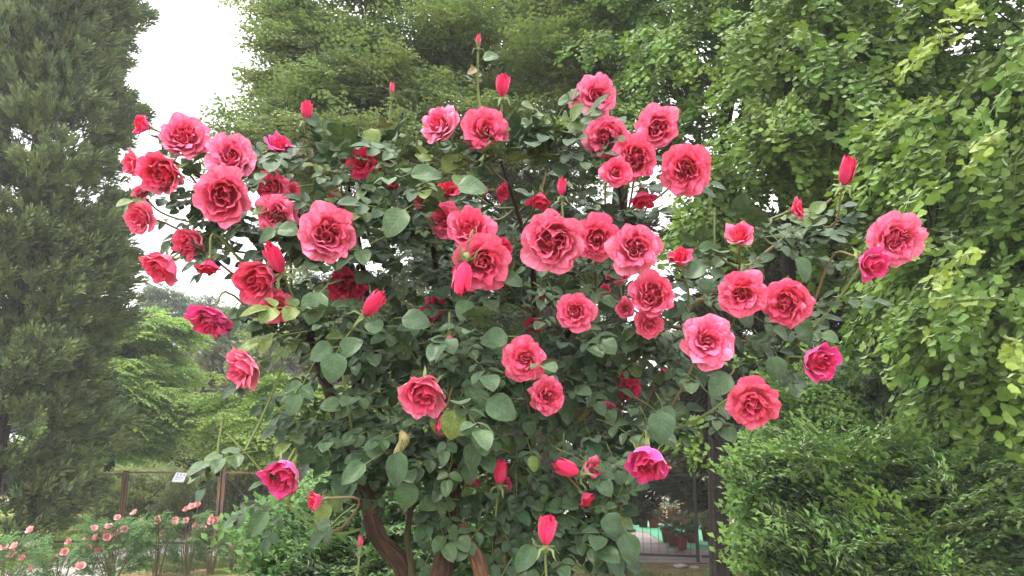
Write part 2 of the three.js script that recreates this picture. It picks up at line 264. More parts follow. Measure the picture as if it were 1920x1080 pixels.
// clumps spread over an ellipsoid crown, more of them near the outside
function crown(c, r, n, cr, per, s, cut = 0.3) { srand(s); const out = []; for (let k = 0; k < n; k++) { const d = dirRand(), f = Math.pow(rr(cut, 1), 0.5), q = rr(0.7, 1.3); out.push([V(c.x + d.x * f * r[0], c.y + d.y * f * r[1], c.z + d.z * f * r[2]), [cr[0] * q, cr[1] * q, cr[2] * q], Math.round(per * q * q)]); } return out; }

// ---------------------------------------------------------------- trees
// clumps for a drooping or layered crown: boxes of view [x0, x1, y0, y1, d0, d1], with open gaps where the sky shows
function fill(s, n, [x0, x1, y0, y1, d0, d1], r, per, gaps = []) {
  srand(s); const out = [];
  for (let k = 0; k < n; k++) {
    const x = rr(x0, x1), y = rr(y0, y1), d = rr(d0, d1); if (gaps.some(([gx, gy, gr, gs]) => Math.hypot(x - gx, (y - gy) * (gs ?? 1)) < gr)) continue;
    const q = rr(0.7, 1.3); out.push([at(x, y, d), r.map((v) => v * q), Math.round(per * q)]);
  }
  return out;
}
const ground = (p) => V(p.x, 0, p.z);

// juniper column at the left
{
  const c = at(-10, 800, 12.2), cl = []; srand(31);
  for (let k = 0; k < 360; k++) { const h = Math.pow(R(), 0.95) * 12.6 + 0.3, a = rr(0, 6.283), f = 0.95 * Math.pow(rr(0.15, 1), 0.6) + gauss() * 0.06, prof = (h < 1.6 ? 1.2 + h * 0.4 : 1.84 - Math.max(0, h - 4.5) * 0.16) + 0.18 * Math.sin(h * 2.1 + a * 2), q = rr(0.6, 1.3); cl.push([V(c.x + Math.cos(a) * prof * f, h + 0.1, c.z + Math.sin(a) * prof * f), [0.42 * q, 0.4 * q, 0.42 * q], Math.round(54 * q * q)]); }
  tree({ seed: 32, name: 'juniper_tree', label: 'tall dark grey-green juniper column filling the left edge', trunk: [V(c.x, 0, c.z), V(c.x + 0.1, 5, c.z), V(c.x, 10, c.z), V(c.x, 12.8, c.z)], rad: [0.2, 0.14, 0.03], bark: M.barkGrey, clumps: cl, kinds: K.juniper, leaf: M.juniperLeaf, tilt: 0.6, outward: 0.7, limb: 0.014, rise: 0.5, arch: 0.02, vary: 0.4, scale: 0.85, hub: 2 });
}
// fine-leaved elm across the top
{
  const tr = [ground(at(1025, 700, 9.2)), at(1030, 700, 9.2), at(1050, 300, 9.2), at(1075, 150, 9.2), at(1130, 0, 9.2), at(1180, -180, 9.4), at(1190, -420, 9.6)];
  const g = [[330, 60, 150], [400, 330, 60], [400, 150, 50], [500, -60, 70], [1010, 270, 55], [760, 118, 30], [690, 40, 20], [930, 60, 24], [850, 200, 20]];
  const cl = [...fill(41, 125, [590, 1120, -60, 330, 8, 10.5], [0.4, 0.18, 0.4], 26, g), ...fill(42, 34, [510, 640, 0, 300, 8.4, 9.6], [0.3, 0.1, 0.3], 14, g), ...fill(46, 16, [440, 600, 180, 330, 8.8, 9.8], [0.28, 0.09, 0.25], 11), ...fill(43, 50, [600, 1150, -500, -60, 8, 12], [0.6, 0.3, 0.6], 22), ...fill(44, 90, [540, 1110, 290, 680, 9.6, 12], [0.5, 0.3, 0.5], 24)];
  tree({ seed: 45, name: 'elm_tree', label: 'pale fine-leaved tree with a leaning dark trunk behind the rose top', trunk: tr, rad: [0.16, 0.14, 0.12, 0.1, 0.05], bark: M.barkDark, clumps: cl, kinds: K.elm, leaf: M.elmLeaf, face: 0.3, tilt: 0.2, limb: 0.022, rise: 0.6, arch: 0.03, vary: 0.2, hub: 9, reach: 1.8 });
}
// ginkgos at the right
const gaps = [[1285, 175, 62], [1240, 335, 74], [1405, 365, 78], [1800, 62, 66], [1440, 190, 42], [1560, 330, 40], [1200, 240, 40], [1660, 350, 26], [1560, 700, 60, 1.4], [1430, 640, 40]];
const ginkgo = (o) => tree({ face: 0.3, name: 'ginkgo_tree', group: 'ginkgo trees at the right', bark: M.barkDark, kinds: K.ginkgo, leaf: M.ginkgoLeaf, tilt: -0.15, outward: 0.7, limb: 0.036, rise: 0.35, arch: 0.1, vary: 0.2, ...o });
ginkgo({ seed: 51, label: 'ginkgo whose thin black trunk stands just right of the rose bush base', trunk: [ground(at(1152, 1040, 8.4)), at(1152, 1040, 8.4), at(1148, 800, 8.4), at(1160, 400, 8.5), at(1190, 60, 8.6), at(1200, -300, 8.6)], rad: [0.14, 0.115, 0.11, 0.1, 0.06, 0.03], clumps: [...fill(52, 32, [1130, 1330, -60, 300, 7.2, 9], [0.4, 0.26, 0.4], 14, gaps), ...fill(53, 24, [1100, 1400, -450, -60, 7, 10], [0.6, 0.35, 0.6], 18)] });
ginkgo({ seed: 54, label: 'ginkgo with the black trunk standing before the green mat and pots', trunk: [ground(at(1352, 1040, 8.2)), at(1351, 1040, 8.2), at(1345, 800, 8.2), at(1352, 500, 8.3), at(1365, 100, 8.5), at(1380, -300, 8.6)], rad: [0.16, 0.115, 0.1, 0.09, 0.06, 0.03], clumps: [...fill(55, 42, [1230, 1500, 20, 420, 6.4, 8.6], [0.38, 0.26, 0.38], 14, gaps), ...fill(56, 24, [1250, 1600, -450, -20, 6, 10], [0.6, 0.35, 0.6], 18), [at(1380, 330, 6.2), [0.4, 0.22, 0.3], 26], [at(1330, 400, 6.2), [0.3, 0.18, 0.3], 20], [at(1300, 790, 7.6), [0.25, 0.14, 0.2], 6]] });
ginkgo({ seed: 57, label: 'ginkgo with the broad dark trunk rising behind the upper right rosebud', trunk: [ground(at(1520, 900, 9)), at(1525, 720, 9), at(1500, 560, 9), at(1480, 330, 9), at(1470, 100, 9), at(1460, -200, 9), at(1450, -500, 9)], rad: [0.22, 0.18, 0.16, 0.13, 0.05], clumps: [...fill(58, 60, [1440, 1740, -30, 300, 4.9, 7], [0.34, 0.28, 0.34], 13, gaps), ...fill(59, 30, [1420, 1800, -500, -20, 5, 10], [0.6, 0.4, 0.6], 18), ...fill(60, 16, [1560, 1800, 250, 520, 5.5, 7.5], [0.33, 0.28, 0.3], 11, gaps)] });
{
  const tr = [V(5.2, 0, -5.6), V(5.15, 2, -5.6), V(5.0, 4, -5.5), V(4.7, 6.5, -5.4), V(4.6, 9, -5.4)];
  const T = ginkgo({ seed: 61, label: 'nearest ginkgo hanging bright fan leaves down the right edge', trunk: tr, rad: [0.2, 0.16, 0.13, 0.06], limb: 0.03, clumps: [...fill(62, 56, [1720, 2050, -40, 640, 4.1, 5.8], [0.28, 0.25, 0.3], 11, gaps), ...fill(63, 30, [1700, 2300, -600, -40, 3.6, 7], [0.6, 0.4, 0.6], 18), ...fill(64, 20, [1920, 2400, 0, 700, 4, 7], [0.5, 0.4, 0.5], 14), ...fill(65, 16, [1760, 1980, 600, 800, 4.4, 5.4], [0.26, 0.22, 0.26], 9)] });
  // the shoots nearest to the viewer, leaf by leaf
  const variants = []; for (let k = 0; k < 4; k++) { const G = new Geo(); ginkgoFan(G, V(0, 0, 0), V(0, 1, 0), V(0, 0, 1), 0.038 + k * 0.005, 3); variants.push(G.build()); }
  srand(66); let n = 0;
  for (const [x, y, d] of [[1760, 90, 3.9], [1800, 70, 3.8], [1850, 40, 3.7], [1750, 470, 3.9], [1800, 520, 3.85], [1840, 470, 3.8], [1870, 560, 3.8], [1890, 640, 3.9], [1700, 430, 4.1], [1890, 250, 3.8], [1780, 200, 4]]) {
    const o = at(x, y, d), dir = V(rr(-1, -0.3), rr(-0.1, 0.3), rr(-0.2, 0.7)), fr = frame(o.sub(tr[0]), dir, V(gauss() * 0.2, 1, gauss() * 0.2), rr(0.85, 1.05));
    part('twig', new Geo().tube(shootPath(0.5).map((p) => p.clone().applyMatrix4(fr)), [0.004, 0.0015], 4, 2), M.greenStem, T);
    for (const [p, dd, nn, L] of ginkgoShootLeaves(700 + n, 0.5, 7)) {
      if (n >= 300) break; const q = clamp(Math.round((L - 0.034) / 0.005), 0, 3), m = part(n ? `leaf_${String(n).padStart(3, '0')}` : 'leaf', variants[q], M.ginkgoBright, T); n++;
      frame(p, dd, nn).premultiply(fr).decompose(m.position, m.quaternion, m.scale);
    }
  }
}
// dark trees standing in the shade behind the ginkgos
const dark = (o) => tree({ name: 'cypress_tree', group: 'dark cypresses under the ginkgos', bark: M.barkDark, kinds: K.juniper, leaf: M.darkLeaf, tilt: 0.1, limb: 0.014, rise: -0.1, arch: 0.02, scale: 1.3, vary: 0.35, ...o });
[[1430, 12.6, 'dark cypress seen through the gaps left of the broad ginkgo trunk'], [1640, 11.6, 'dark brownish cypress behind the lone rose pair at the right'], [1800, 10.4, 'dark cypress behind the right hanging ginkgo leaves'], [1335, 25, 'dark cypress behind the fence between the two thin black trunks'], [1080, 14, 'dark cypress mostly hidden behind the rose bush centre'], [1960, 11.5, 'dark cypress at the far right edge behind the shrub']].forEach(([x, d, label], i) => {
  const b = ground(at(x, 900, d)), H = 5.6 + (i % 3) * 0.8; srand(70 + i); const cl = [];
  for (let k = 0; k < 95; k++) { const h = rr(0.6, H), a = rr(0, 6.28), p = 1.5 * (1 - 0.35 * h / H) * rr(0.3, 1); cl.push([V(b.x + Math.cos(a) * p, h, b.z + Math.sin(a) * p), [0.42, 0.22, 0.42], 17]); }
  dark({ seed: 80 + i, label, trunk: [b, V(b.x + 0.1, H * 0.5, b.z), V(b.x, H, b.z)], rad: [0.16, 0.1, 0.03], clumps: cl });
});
// far trees between the juniper and the rose bush, and behind everything
tree({ seed: 91, name: 'maple_tree', label: 'bright yellow-green tree just right of the juniper', trunk: [ground(at(225, 700, 18)), V(at(225, 700, 18).x, 2, -18), at(235, 640, 18)], rad: [0.16, 0.1, 0.05], bark: M.barkGrey, clumps: crown(at(225, 715, 18), [1.75, 1.75, 1.4], 60, [0.5, 0.22, 0.5], 22, 92), kinds: K.broad, leaf: M.brightLeaf, limb: 0.03, tilt: -0.05 });
tree({ seed: 93, name: 'maple_tree', label: 'low bright green tree glowing behind the left side of the rose bush', trunk: [ground(at(600, 800, 15)), V(at(600, 800, 15).x, 1, -15), at(600, 780, 15)], rad: [0.12, 0.08, 0.04], bark: M.barkGrey, clumps: crown(at(585, 790, 15), [1.75, 0.95, 1.2], 46, [0.45, 0.2, 0.45], 20, 94), kinds: K.broad, leaf: M.brightLeaf, limb: 0.03, tilt: 0 });
[[315, 560, 34, 1.6, 'pale poplar top beside the juniper under the white sky'], [395, 560, 38, 1.5, 'pale poplar between the two hanging side roses and the sky'], [520, 545, 36, 1.7, 'pale poplar rising behind the left foliage of the rose bush'], [455, 600, 30, 1.3, 'shorter grey-green poplar behind the ruffled side rose']].forEach(([x, y, d, r, label], i) => {
  const top = at(x, y, d), b = ground(top), cl = []; srand(95 + i); for (let k = 0; k < 60; k++) { const h = rr(0.25, 1) * top.y, a = rr(0, 6.28), p = r * Math.sqrt(Math.max(0.03, 1 - Math.pow(h / top.y, 2.5))) * rr(0.3, 1); cl.push([V(b.x + Math.cos(a) * p, h, b.z + Math.sin(a) * p), [0.6, 0.5, 0.6], 17]); }
  tree({ seed: 99 + i, name: 'poplar_tree', label, group: 'poplars in the distance', trunk: [b, V(b.x, top.y * 0.5, b.z), top], rad: [0.2, 0.12, 0.03], bark: M.barkGrey, clumps: cl, kinds: K.broad, leaf: M.poplarLeaf, limb: 0.03, tilt: 0.5 });
});
[[345, 715, 25, 2, 'olive brown conifer behind the left gate panel'], [425, 690, 26, 2.2, 'tall olive conifer above the thin bud stem at the lower left'], [500, 740, 24, 2, 'olive conifer right of the gate posts in the distance'], [590, 640, 30, 2.6, 'dull green conifer hidden behind the left roses'], [720, 560, 30, 3, 'dull conifer behind the rose bush middle'], [880, 600, 28, 3, 'dull conifer behind the dense rose centre'], [1330, 640, 34, 3.2, 'distant conifer seen under the ginkgos'], [1560, 640, 36, 3.4, 'distant conifer right of the broad ginkgo trunk'], [1790, 620, 34, 3.4, 'distant conifer at the far right'], [30, 690, 32, 3.2, 'distant conifer showing through the juniper at the left edge'], [200, 720, 34, 3, 'distant conifer hidden behind the bright tree and juniper']].forEach(([x, y, d, r, label], i) => {
  const top = at(x, y, d), b = ground(top), cl = []; srand(110 + i); for (let k = 0; k < 75; k++) { const h = rr(0.05, 1) * top.y, a = rr(0, 6.28), p = r * (1.05 - 0.75 * Math.pow(h / top.y, 1.6)) * rr(0.45, 1); cl.push([V(b.x + Math.cos(a) * p, h, b.z + Math.sin(a) * p), [0.7, 0.5, 0.7], 20]); }
  tree({ seed: 120 + i, name: 'conifer_tree', label, group: 'conifers in the distance', trunk: [b, V(b.x, top.y * 0.5, b.z), top], rad: [0.2, 0.12, 0.03], bark: M.barkGrey, clumps: cl, kinds: K.juniper, leaf: i < 3 ? M.oliveLeaf ??= leafish(lin(0.13, 0.145, 0.06), 0.15) : M.darkLeaf, limb: 0.02, tilt: 0.5, scale: 2.3, vary: 0.35 });
});
// shrubs
tree({ seed: 131, name: 'privet_shrub', label: 'large glossy green shrub filling the lower right corner', category: 'shrub', trunk: [ground(at(1650, 1000, 5)), V(at(1650, 1000, 5).x, 0.6, -5), V(at(1650, 1000, 5).x, 1.5, -5)], rad: [0.06, 0.04, 0.015], bark: M.barkGrey, clumps: [...fill(132, 120, [1525, 1960, 850, 1150, 4.3, 5.4], [0.2, 0.18, 0.2], 20), ...fill(133, 34, [1475, 1545, 880, 1150, 4.6, 5.2], [0.12, 0.12, 0.16], 15), ...fill(134, 60, [1490, 1950, 720, 870, 5, 6.2], [0.2, 0.18, 0.2], 14, [[1700, 800, 60], [1850, 730, 50]]), ...fill(136, 26, [1470, 1900, 660, 780, 4.7, 5.8], [0.05, 0.12, 0.05], 4), ...fill(137, 14, [1425, 1480, 840, 1060, 4.5, 5], [0.05, 0.05, 0.08], 4), ...fill(135, 40, [1500, 2200, 1150, 1600, 4.4, 5.4], [0.3, 0.25, 0.3], 14)], kinds: K.shrub, leaf: M.shrubLeaf, limb: 0.008, tilt: 0.35, face: 0.9, vary: 0.35 });
tree({ seed: 141, name: 'privet_shrub', label: 'dense small-leaved shrub behind the rose bush canes at the bottom', category: 'shrub', trunk: [ground(at(640, 1000, 3.4)), V(at(640, 1000, 3.4).x, 0.5, -3.4), V(at(640, 1000, 3.4).x, 1.2, -3.4)], rad: [0.05, 0.03, 0.012], bark: M.barkGrey, clumps: [...fill(142, 80, [590, 880, 950, 1150, 3.1, 3.9], [0.14, 0.12, 0.15], 17), ...fill(143, 12, [550, 620, 985, 1150, 3.2, 3.7], [0.06, 0.08, 0.1], 10), ...fill(144, 40, [580, 900, 1150, 1700, 3.1, 3.9], [0.2, 0.2, 0.2], 14)], kinds: K.shrub, leaf: M.bushLeaf, limb: 0.006, tilt: 0.35, scale: 0.72, face: 0.9 });
// rose shrubs in the bed behind the left gate
[[130, 935, 22], [235, 900, 16.5], [275, 896, 16], [320, 902, 16.4], [360, 904, 15.8], [405, 898, 16.2], [450, 896, 16], [500, 892, 16.5], [290, 880, 21], [250, 870, 22]].forEach(([x, y, d], i) => {
  const top = at(x, y, d), b = ground(top);
  tree({ seed: 150 + i, name: 'rose_shrub', label: ['leafy shrub beyond the lawn at the juniper foot', 'leafy rose shrub just behind the left wooden gate post', 'rose shrub behind the left part of the gate panel', 'rose shrub behind the gate panel under the white notice', 'rose shrub behind the right part of the gate panel', 'rose shrub behind the paired gate posts', 'rose shrub behind the second gate panel', 'rose shrub right of the gate beside the rose bush', 'pale shrub above the gate top rail left of the notice', 'pale shrub beyond the gate post top near the juniper'][i], category: 'shrub', group: 'rose shrubs behind the gate', trunk: [b, V(b.x, 0.5, b.z), V(b.x, 1, b.z)], rad: [0.03, 0.02, 0.01], bark: M.barkGrey, clumps: crown(V(b.x, top.y * 0.55, b.z), [0.66, top.y * 0.42, 0.66], 28, [0.2, 0.2, 0.2], 13, 160 + i), kinds: K.rose, leaf: M.hedgeLeaf, limb: 0.008, tilt: 0.6, face: 0.8, scale: 1.4 });
});

// ---------------------------------------------------------------- the rose bush
// one petal in the rose's own frame: axis +y, outer radius about 1. t 0 (heart) .. 1 (outermost)
function petal({ len, a0, a1, curl, hw, r0 = 0.05, wave = 0.05, phi = 0, ph = 0, tilt = 0, ta = 0, skew = 0.06, y0 = 0, notch = 0.08, k1 = 2.2 }, nu = 9, nv = 7) {
  const D = Math.PI / 180, N = 24, prof = []; let r = r0, y = y0;
  for (let k = 0; k <= N; k++) { const v = k / N, a = (a0 + (a1 - a0) * (1 - Math.pow(1 - v, 2.2)) + curl * 1.25 * Math.pow(v, 5)) * D; prof.push([r, y, a]); r += Math.sin(a) * len / N; y += Math.cos(a) * len / N; }
  const G = new Geo(), q = new THREE.Quaternion().setFromAxisAngle(V(Math.cos(ta), 0, Math.sin(ta)), tilt);
  G.grid(nu, nv, (i, j) => {
    const u = i * 2 - 1, top = 1 - 0.3 * Math.pow(Math.abs(u), 2.6) - notch * Math.exp(-((u / 0.2) ** 2)) + 0.03 * Math.sin(u * 5 + ph * 3), v = j * top, f = clamp(v, 0, 1) * N, k = Math.min(N - 1, Math.floor(f)), e = f - k;
    let R0 = prof[k][0] + (prof[k + 1][0] - prof[k][0]) * e, Y = prof[k][1] + (prof[k + 1][1] - prof[k][1]) * e; const a = prof[k][2];
    const w = wave * Math.pow(v, 2) * (Math.sin(u * k1 * 1.7 + ph) + 0.5 * Math.sin(u * k1 * 3.9 + ph * 2.3) * v + 0.7 * (u * u - 0.3) * v) + (nu > 5 ? 0.11 * v * (vnoise(u * 2.6 + ph * 9 + 40, v * 3.4 + ph * 5 + 40) - 0.5) : 0);
    R0 = Math.max(0.01, R0 + Math.cos(a) * w + skew * u * (0.3 + v)); Y -= Math.sin(a) * w;
    const an = phi + u * hw * (0.62 + 0.38 * Math.sin(Math.min(1, v * 1.4) * Math.PI / 2)), p = V(Math.cos(an) * R0, Y, Math.sin(an) * R0).applyQuaternion(q);
    return [p.x, p.y, p.z, i, j];
  });
  return G.build();
}
// rose designs: list of [geometry, tone 0 heart / 1 middle / 2 outside]
function roseDesign(s, open, layers) {
  srand(s); const out = []; let phi = rr(0, 6.28);
  layers.forEach(([n, len, a0, a1, curl, hw, wave, tone, r0, y0], li) => {
    for (let k = 0; k < n; k++) {
      phi += 6.2832 / n * rr(0.9, 1.1); const wild = li < 3 ? 1 : 0.45;
      out.push([petal({ len: len * rr(0.92, 1.08), a0, a1: a1 + (open - 1) * 45 * (li / layers.length) + rr(-8, 8), curl: curl * rr(0.6, 1.3) * open, hw: hw * rr(0.88, 1.12), wave: wave * rr(0.7, 1.4), phi, ph: rr(0, 6.28), tilt: gauss() * 0.17 * wild, ta: rr(0, 6.28), r0: r0 * rr(0.7, 1.3), y0: y0 + rr(-0.03, 0.03), notch: rr(0, 0.12), k1: rr(1.2, 2.4) }), tone]);
    }
    phi += 0.7;
  });
  return out;
}
//           n  len   a0  a1   curl  hw   wave  tone r0   y0
const FULL = [[3, 0.5, 20, -48, 40, 1.3, 0.07, 0, 0.05, 0.3], [4, 0.62, 46, -40, 60, 1.1, 0.11, 0, 0.08, 0.24], [5, 0.74, 60, -30, 80, 0.92, 0.13, 0, 0.11, 0.17], [6, 0.86, 74, -20, 95, 0.8, 0.12, 1, 0.13, 0.1], [6, 0.96, 86, -10, 105, 0.76, 0.11, 1, 0.15, 0.03], [7, 1.03, 96, 4, 110, 0.68, 0.1, 2, 0.16, -0.04], [6, 1.06, 104, 26, 100, 0.7, 0.1, 2, 0.14, -0.1]];
const CUP = [[2, 0.5, 22, -34, 20, 1.7, 0.03, 0, 0.03, 0.24], [3, 0.6, 40, -30, 50, 1.35, 0.05, 0, 0.05, 0.18], [4, 0.72, 56, -26, 75, 1.1, 0.07, 0, 0.08, 0.12], [4, 0.84, 68, -18, 95, 1.0, 0.08, 1, 0.1, 0.06], [5, 0.95, 80, -8, 110, 0.9, 0.085, 1, 0.12, 0], [5, 1.04, 92, 6, 115, 0.82, 0.09, 2, 0.12, -0.05], [5, 1.08, 100, 30, 100, 0.76, 0.1, 2, 0.1, -0.1]];
const GLOBE = [[3, 0.62, 30, -18, 10, 1.3, 0.06, 0, 0.04, 0.1], [4, 0.78, 55, -14, 25, 1.05, 0.08, 0, 0.07, 0.06], [5, 0.94, 70, -12, 40, 0.9, 0.08, 0, 0.1, 0.02], [5, 1.06, 82, -10, 55, 0.82, 0.08, 1, 0.12, -0.02], [5, 1.12, 92, -4, 70, 0.8, 0.08, 2, 0.12, -0.06]];
const HALF = [[2, 0.78, 16, -12, 6, 1.8, 0.03, 0, 0.03, 0.12], [3, 0.88, 32, -10, 25, 1.45, 0.05, 0, 0.05, 0.08], [4, 1.0, 46, -8, 50, 1.1, 0.06, 0, 0.06, 0.04], [4, 1.1, 54, -2, 85, 1.0, 0.07, 1, 0.08, 0], [4, 1.14, 62, 12, 105, 0.9, 0.09, 2, 0.08, -0.04]];
const BUD = [[2, 1.25, 34, -20, 0, 2, 0.012, 0, 0.02, 0.05], [3, 1.3, 46, -20, 4, 1.5, 0.015, 1, 0.04, 0.02], [3, 1.22, 50, -17, 22, 1.25, 0.03, 2, 0.05, 0]];
const DESIGN = { F: [roseDesign(901, 1, FULL), roseDesign(902, 0.9, FULL), roseDesign(903, 1.08, FULL), roseDesign(904, 1, FULL), roseDesign(905, 0.75, FULL), roseDesign(906, 1.2, FULL), roseDesign(907, 0.95, FULL)], C: [roseDesign(911, 1, CUP), roseDesign(912, 1.08, CUP), roseDesign(913, 0.9, CUP), roseDesign(914, 1.2, CUP)], D: [roseDesign(941, 1, GLOBE), roseDesign(942, 1.1, GLOBE)], H: [roseDesign(921, 1, HALF), roseDesign(922, 1.3, HALF), roseDesign(923, 1.1, HALF)], B: [roseDesign(931, 1, BUD), roseDesign(932, 1.05, BUD)] };
for (const ds of Object.values(DESIGN)) for (const d of ds) { d.rad = 0; for (const [g] of d) { const p = g.attributes.position; for (let k = 0; k < p.count; k++) d.rad = Math.max(d.rad, Math.hypot(p.getX(k), p.getZ(k)) * 0.94); } }
const calyxGeo = (() => { const G = new Geo(); G.add(new THREE.LatheGeometry([[0.001, -0.34], [0.06, -0.32], [0.13, -0.24], [0.16, -0.14], [0.13, -0.04], [0.1, 0.02]].map(([x, y]) => new THREE.Vector2(x, y)), 8)); return G.build(); })();
const sepalGeo = [0, 1].map((k) => { const G = new Geo(); G.grid(2, 4, (i, j) => { const u = i * 2 - 1, w = 0.13 * Math.sin(Math.min(1, j * 1.5 + 0.25) * Math.PI * 0.6) * (1 - j) + 0.006; const a = (k ? [60, 95, 120] : [35, 20, 40]), r = 0.1 + j * 0.62 * Math.sin(a[Math.round(j * 2)] * Math.PI / 180), y = -0.08 + j * 0.66 * Math.cos(a[Math.round(j * 2)] * Math.PI / 180); return [r, y + Math.abs(u) * 0.03, u * w]; }); return G.build(); });

// canes: woody stems of the bush, base on the ground to the branch tips
const bushBase = V(-0.12, 0, -1.95);
const bush = thing('rose_bush', 'huge rose bush covered in coral pink roses in the centre', 'rose bush', null, bushBase);
const lb = (p) => p.clone().sub(bushBase);
const CANES = [
  [[V(-0.2, 0, -1.98), V(-0.24, 0.7, -1.92), at(762, 1080, 1.86), at(706, 1000, 1.82), at(682, 910, 1.82), at(640, 800, 1.88), at(600, 690, 1.92), at(548, 560, 1.92), at(470, 440, 1.92), at(400, 350, 1.88), at(320, 300, 1.86)], [0.026, 0.024, 0.02, 0.016, 0.012, 0.008, 0.004], 'caneBark'],
  [[V(-0.13, 0, -1.9), V(-0.16, 0.7, -1.86), at(828, 1080, 1.82), at(852, 960, 1.86), at(832, 800, 1.98), at(820, 640, 2.02), at(815, 480, 1.98), at(780, 350, 1.92), at(735, 270, 1.9)], [0.03, 0.027, 0.022, 0.016, 0.01, 0.006, 0.003], 'caneBark'],
  [[V(-0.04, 0, -2.02), V(-0.05, 0.7, -2.04), at(925, 1080, 2.02), at(957, 985, 2.02), at(982, 870, 2.04), at(1000, 700, 2.08), at(1000, 520, 2.04), at(965, 380, 1.98), at(905, 210, 1.92)], [0.026, 0.024, 0.02, 0.014, 0.01, 0.006, 0.003], 'caneBark'],
  [[at(1000, 700, 2.08), at(1100, 580, 2.02), at(1170, 450, 1.96), at(1150, 320, 1.92), at(1110, 240, 1.9)], [0.012, 0.008, 0.004], 'barkDark'],
  [[at(982, 870, 2.04), at(1120, 750, 2.02), at(1250, 610, 1.98), at(1390, 510, 1.92), at(1490, 430, 1.87), at(1560, 372, 1.82)], [0.013, 0.009, 0.005, 0.003], 'redStem'],
  [[at(640, 800, 1.88), at(690, 630, 1.95), at(672, 450, 1.95), at(650, 330, 1.9)], [0.011, 0.008, 0.004], 'barkDark'],
  [[at(700, 985, 1.83), at(640, 1000, 1.82), at(585, 985, 1.78), at(530, 935, 1.75), at(475, 865, 1.72), at(424, 812, 1.7)], [0.0035, 0.003, 0.002], 'greenStem'],
  [[at(957, 985, 2.02), at(1030, 1010, 1.95), at(1085, 990, 1.88), at(1120, 988, 1.86)], [0.009, 0.006, 0.005], 'redStem'],
  [[V(-0.28, 0, -1.9), V(-0.27, 0.8, -1.86), at(772, 1080, 1.84), at(764, 1010, 1.85), at(770, 940, 1.86), at(762, 890, 1.88), at(775, 840, 1.9)], [0.009, 0.008, 0.006], 'caneGreen'],
  [[V(-0.02, 0, -1.85), V(-0.04, 0.8, -1.83), at(906, 1085, 1.8), at(862, 985, 1.83)], [0.019, 0.018, 0.016], 'cut'],
  [[at(1120, 750, 2.02), at(1200, 780, 1.95), at(1215, 820, 1.86)], [0.006, 0.003], 'redStem'],
  [[at(1250, 610, 1.98), at(1390, 640, 1.9), at(1480, 660, 1.84)], [0.006, 0.003], 'redStem'],
];
const nodes = [];
for (const [pts, rad, mat] of CANES) { part('cane', new Geo().tube(pts.map(lb), rad, 10, 6, 0.12), M[mat], bush); const c = new THREE.CatmullRomCurve3(pts, false, 'centripetal'); for (let k = 3; k <= 30; k++) { const p = c.getPoint(k / 30); if (p.y > 1.2) nodes.push(p); } }

// leaflet: pointed oval blade, folded along the midrib, tip drooping; +y to the tip, +z up
const leafletGeo = [[0.62, 0.16, 0.14], [0.72, 0.1, 0.22], [0.56, 0.22, 0.1]].map(([w, fold, droop], q) => { const G = new Geo(); G.grid(4, 6, (i, j) => { const u = i * 2 - 1, s = Math.pow(Math.sin(Math.PI * Math.pow(j, 0.88)), 0.62) * (1 - 0.14 * j) * w * 0.6 * (1 + 0.035 * (Math.abs(u) > 0.9 ? Math.sin(j * 40 + q) : 0)); return [u * s, j - 0.05 * u * u * s, Math.abs(u) * s * fold * 2 - droop * j * j + 0.02 * Math.sin(j * 9 + u * 3 + q)]; }); return G.build(); });
// gathered leaflets: [matrix, tone, shape, first]
const leaflets = [];
const petioles = new Geo();
function compound(o, dir, up, size, tone, count = 5) {
  const y = dir.clone().normalize(), x = y.clone().cross(up).normalize(), z = x.clone().cross(y), L = size * 1.75, P0 = (t, dz = 0) => o.clone().addScaledVector(y, t * L).addScaledVector(V(0, -1, 0), 0.22 * L * t * t + dz);
  petioles.tube([o, P0(0.5), P0(1)].map(lb), [0.0016, 0.0009], 3, 1);
  const put = (t, d, s) => { const n = z.clone().multiplyScalar(1).add(V(gauss() * 0.3, 0.25, gauss() * 0.3)).normalize(); leaflets.push([frame(P0(t), d, n, s), tone, R() * 3 | 0]); };
  put(1, y.clone().addScaledVector(V(0, -1, 0), 0.35), size * rr(1, 1.2));
  for (let k = 0; k < (count - 1) / 2; k++) for (const sd of [-1, 1]) put(0.84 - k * 0.42 + rr(-0.03, 0.03), x.clone().multiplyScalar(sd).addScaledVector(y, rr(0.35, 0.7)).addScaledVector(V(0, -1, 0), rr(0, 0.4)), size * rr(0.75, 0.98) * (1 - 0.12 * k));
}
const outward = (p) => { const c = at(950, 640, 2.05); return V(p.x - c.x, (p.y - c.y) * 0.4, (p.z - c.z)).normalize(); };
function leafAt(p, size, tone, count) { const d = outward(p).multiplyScalar(0.6).add(dirRand().multiplyScalar(0.7)).add(V(0, -0.05, 0.35)); const up = V(gauss() * 0.35, 0.75, 0.8 + gauss() * 0.35); compound(p, d, up, size, tone, count); }

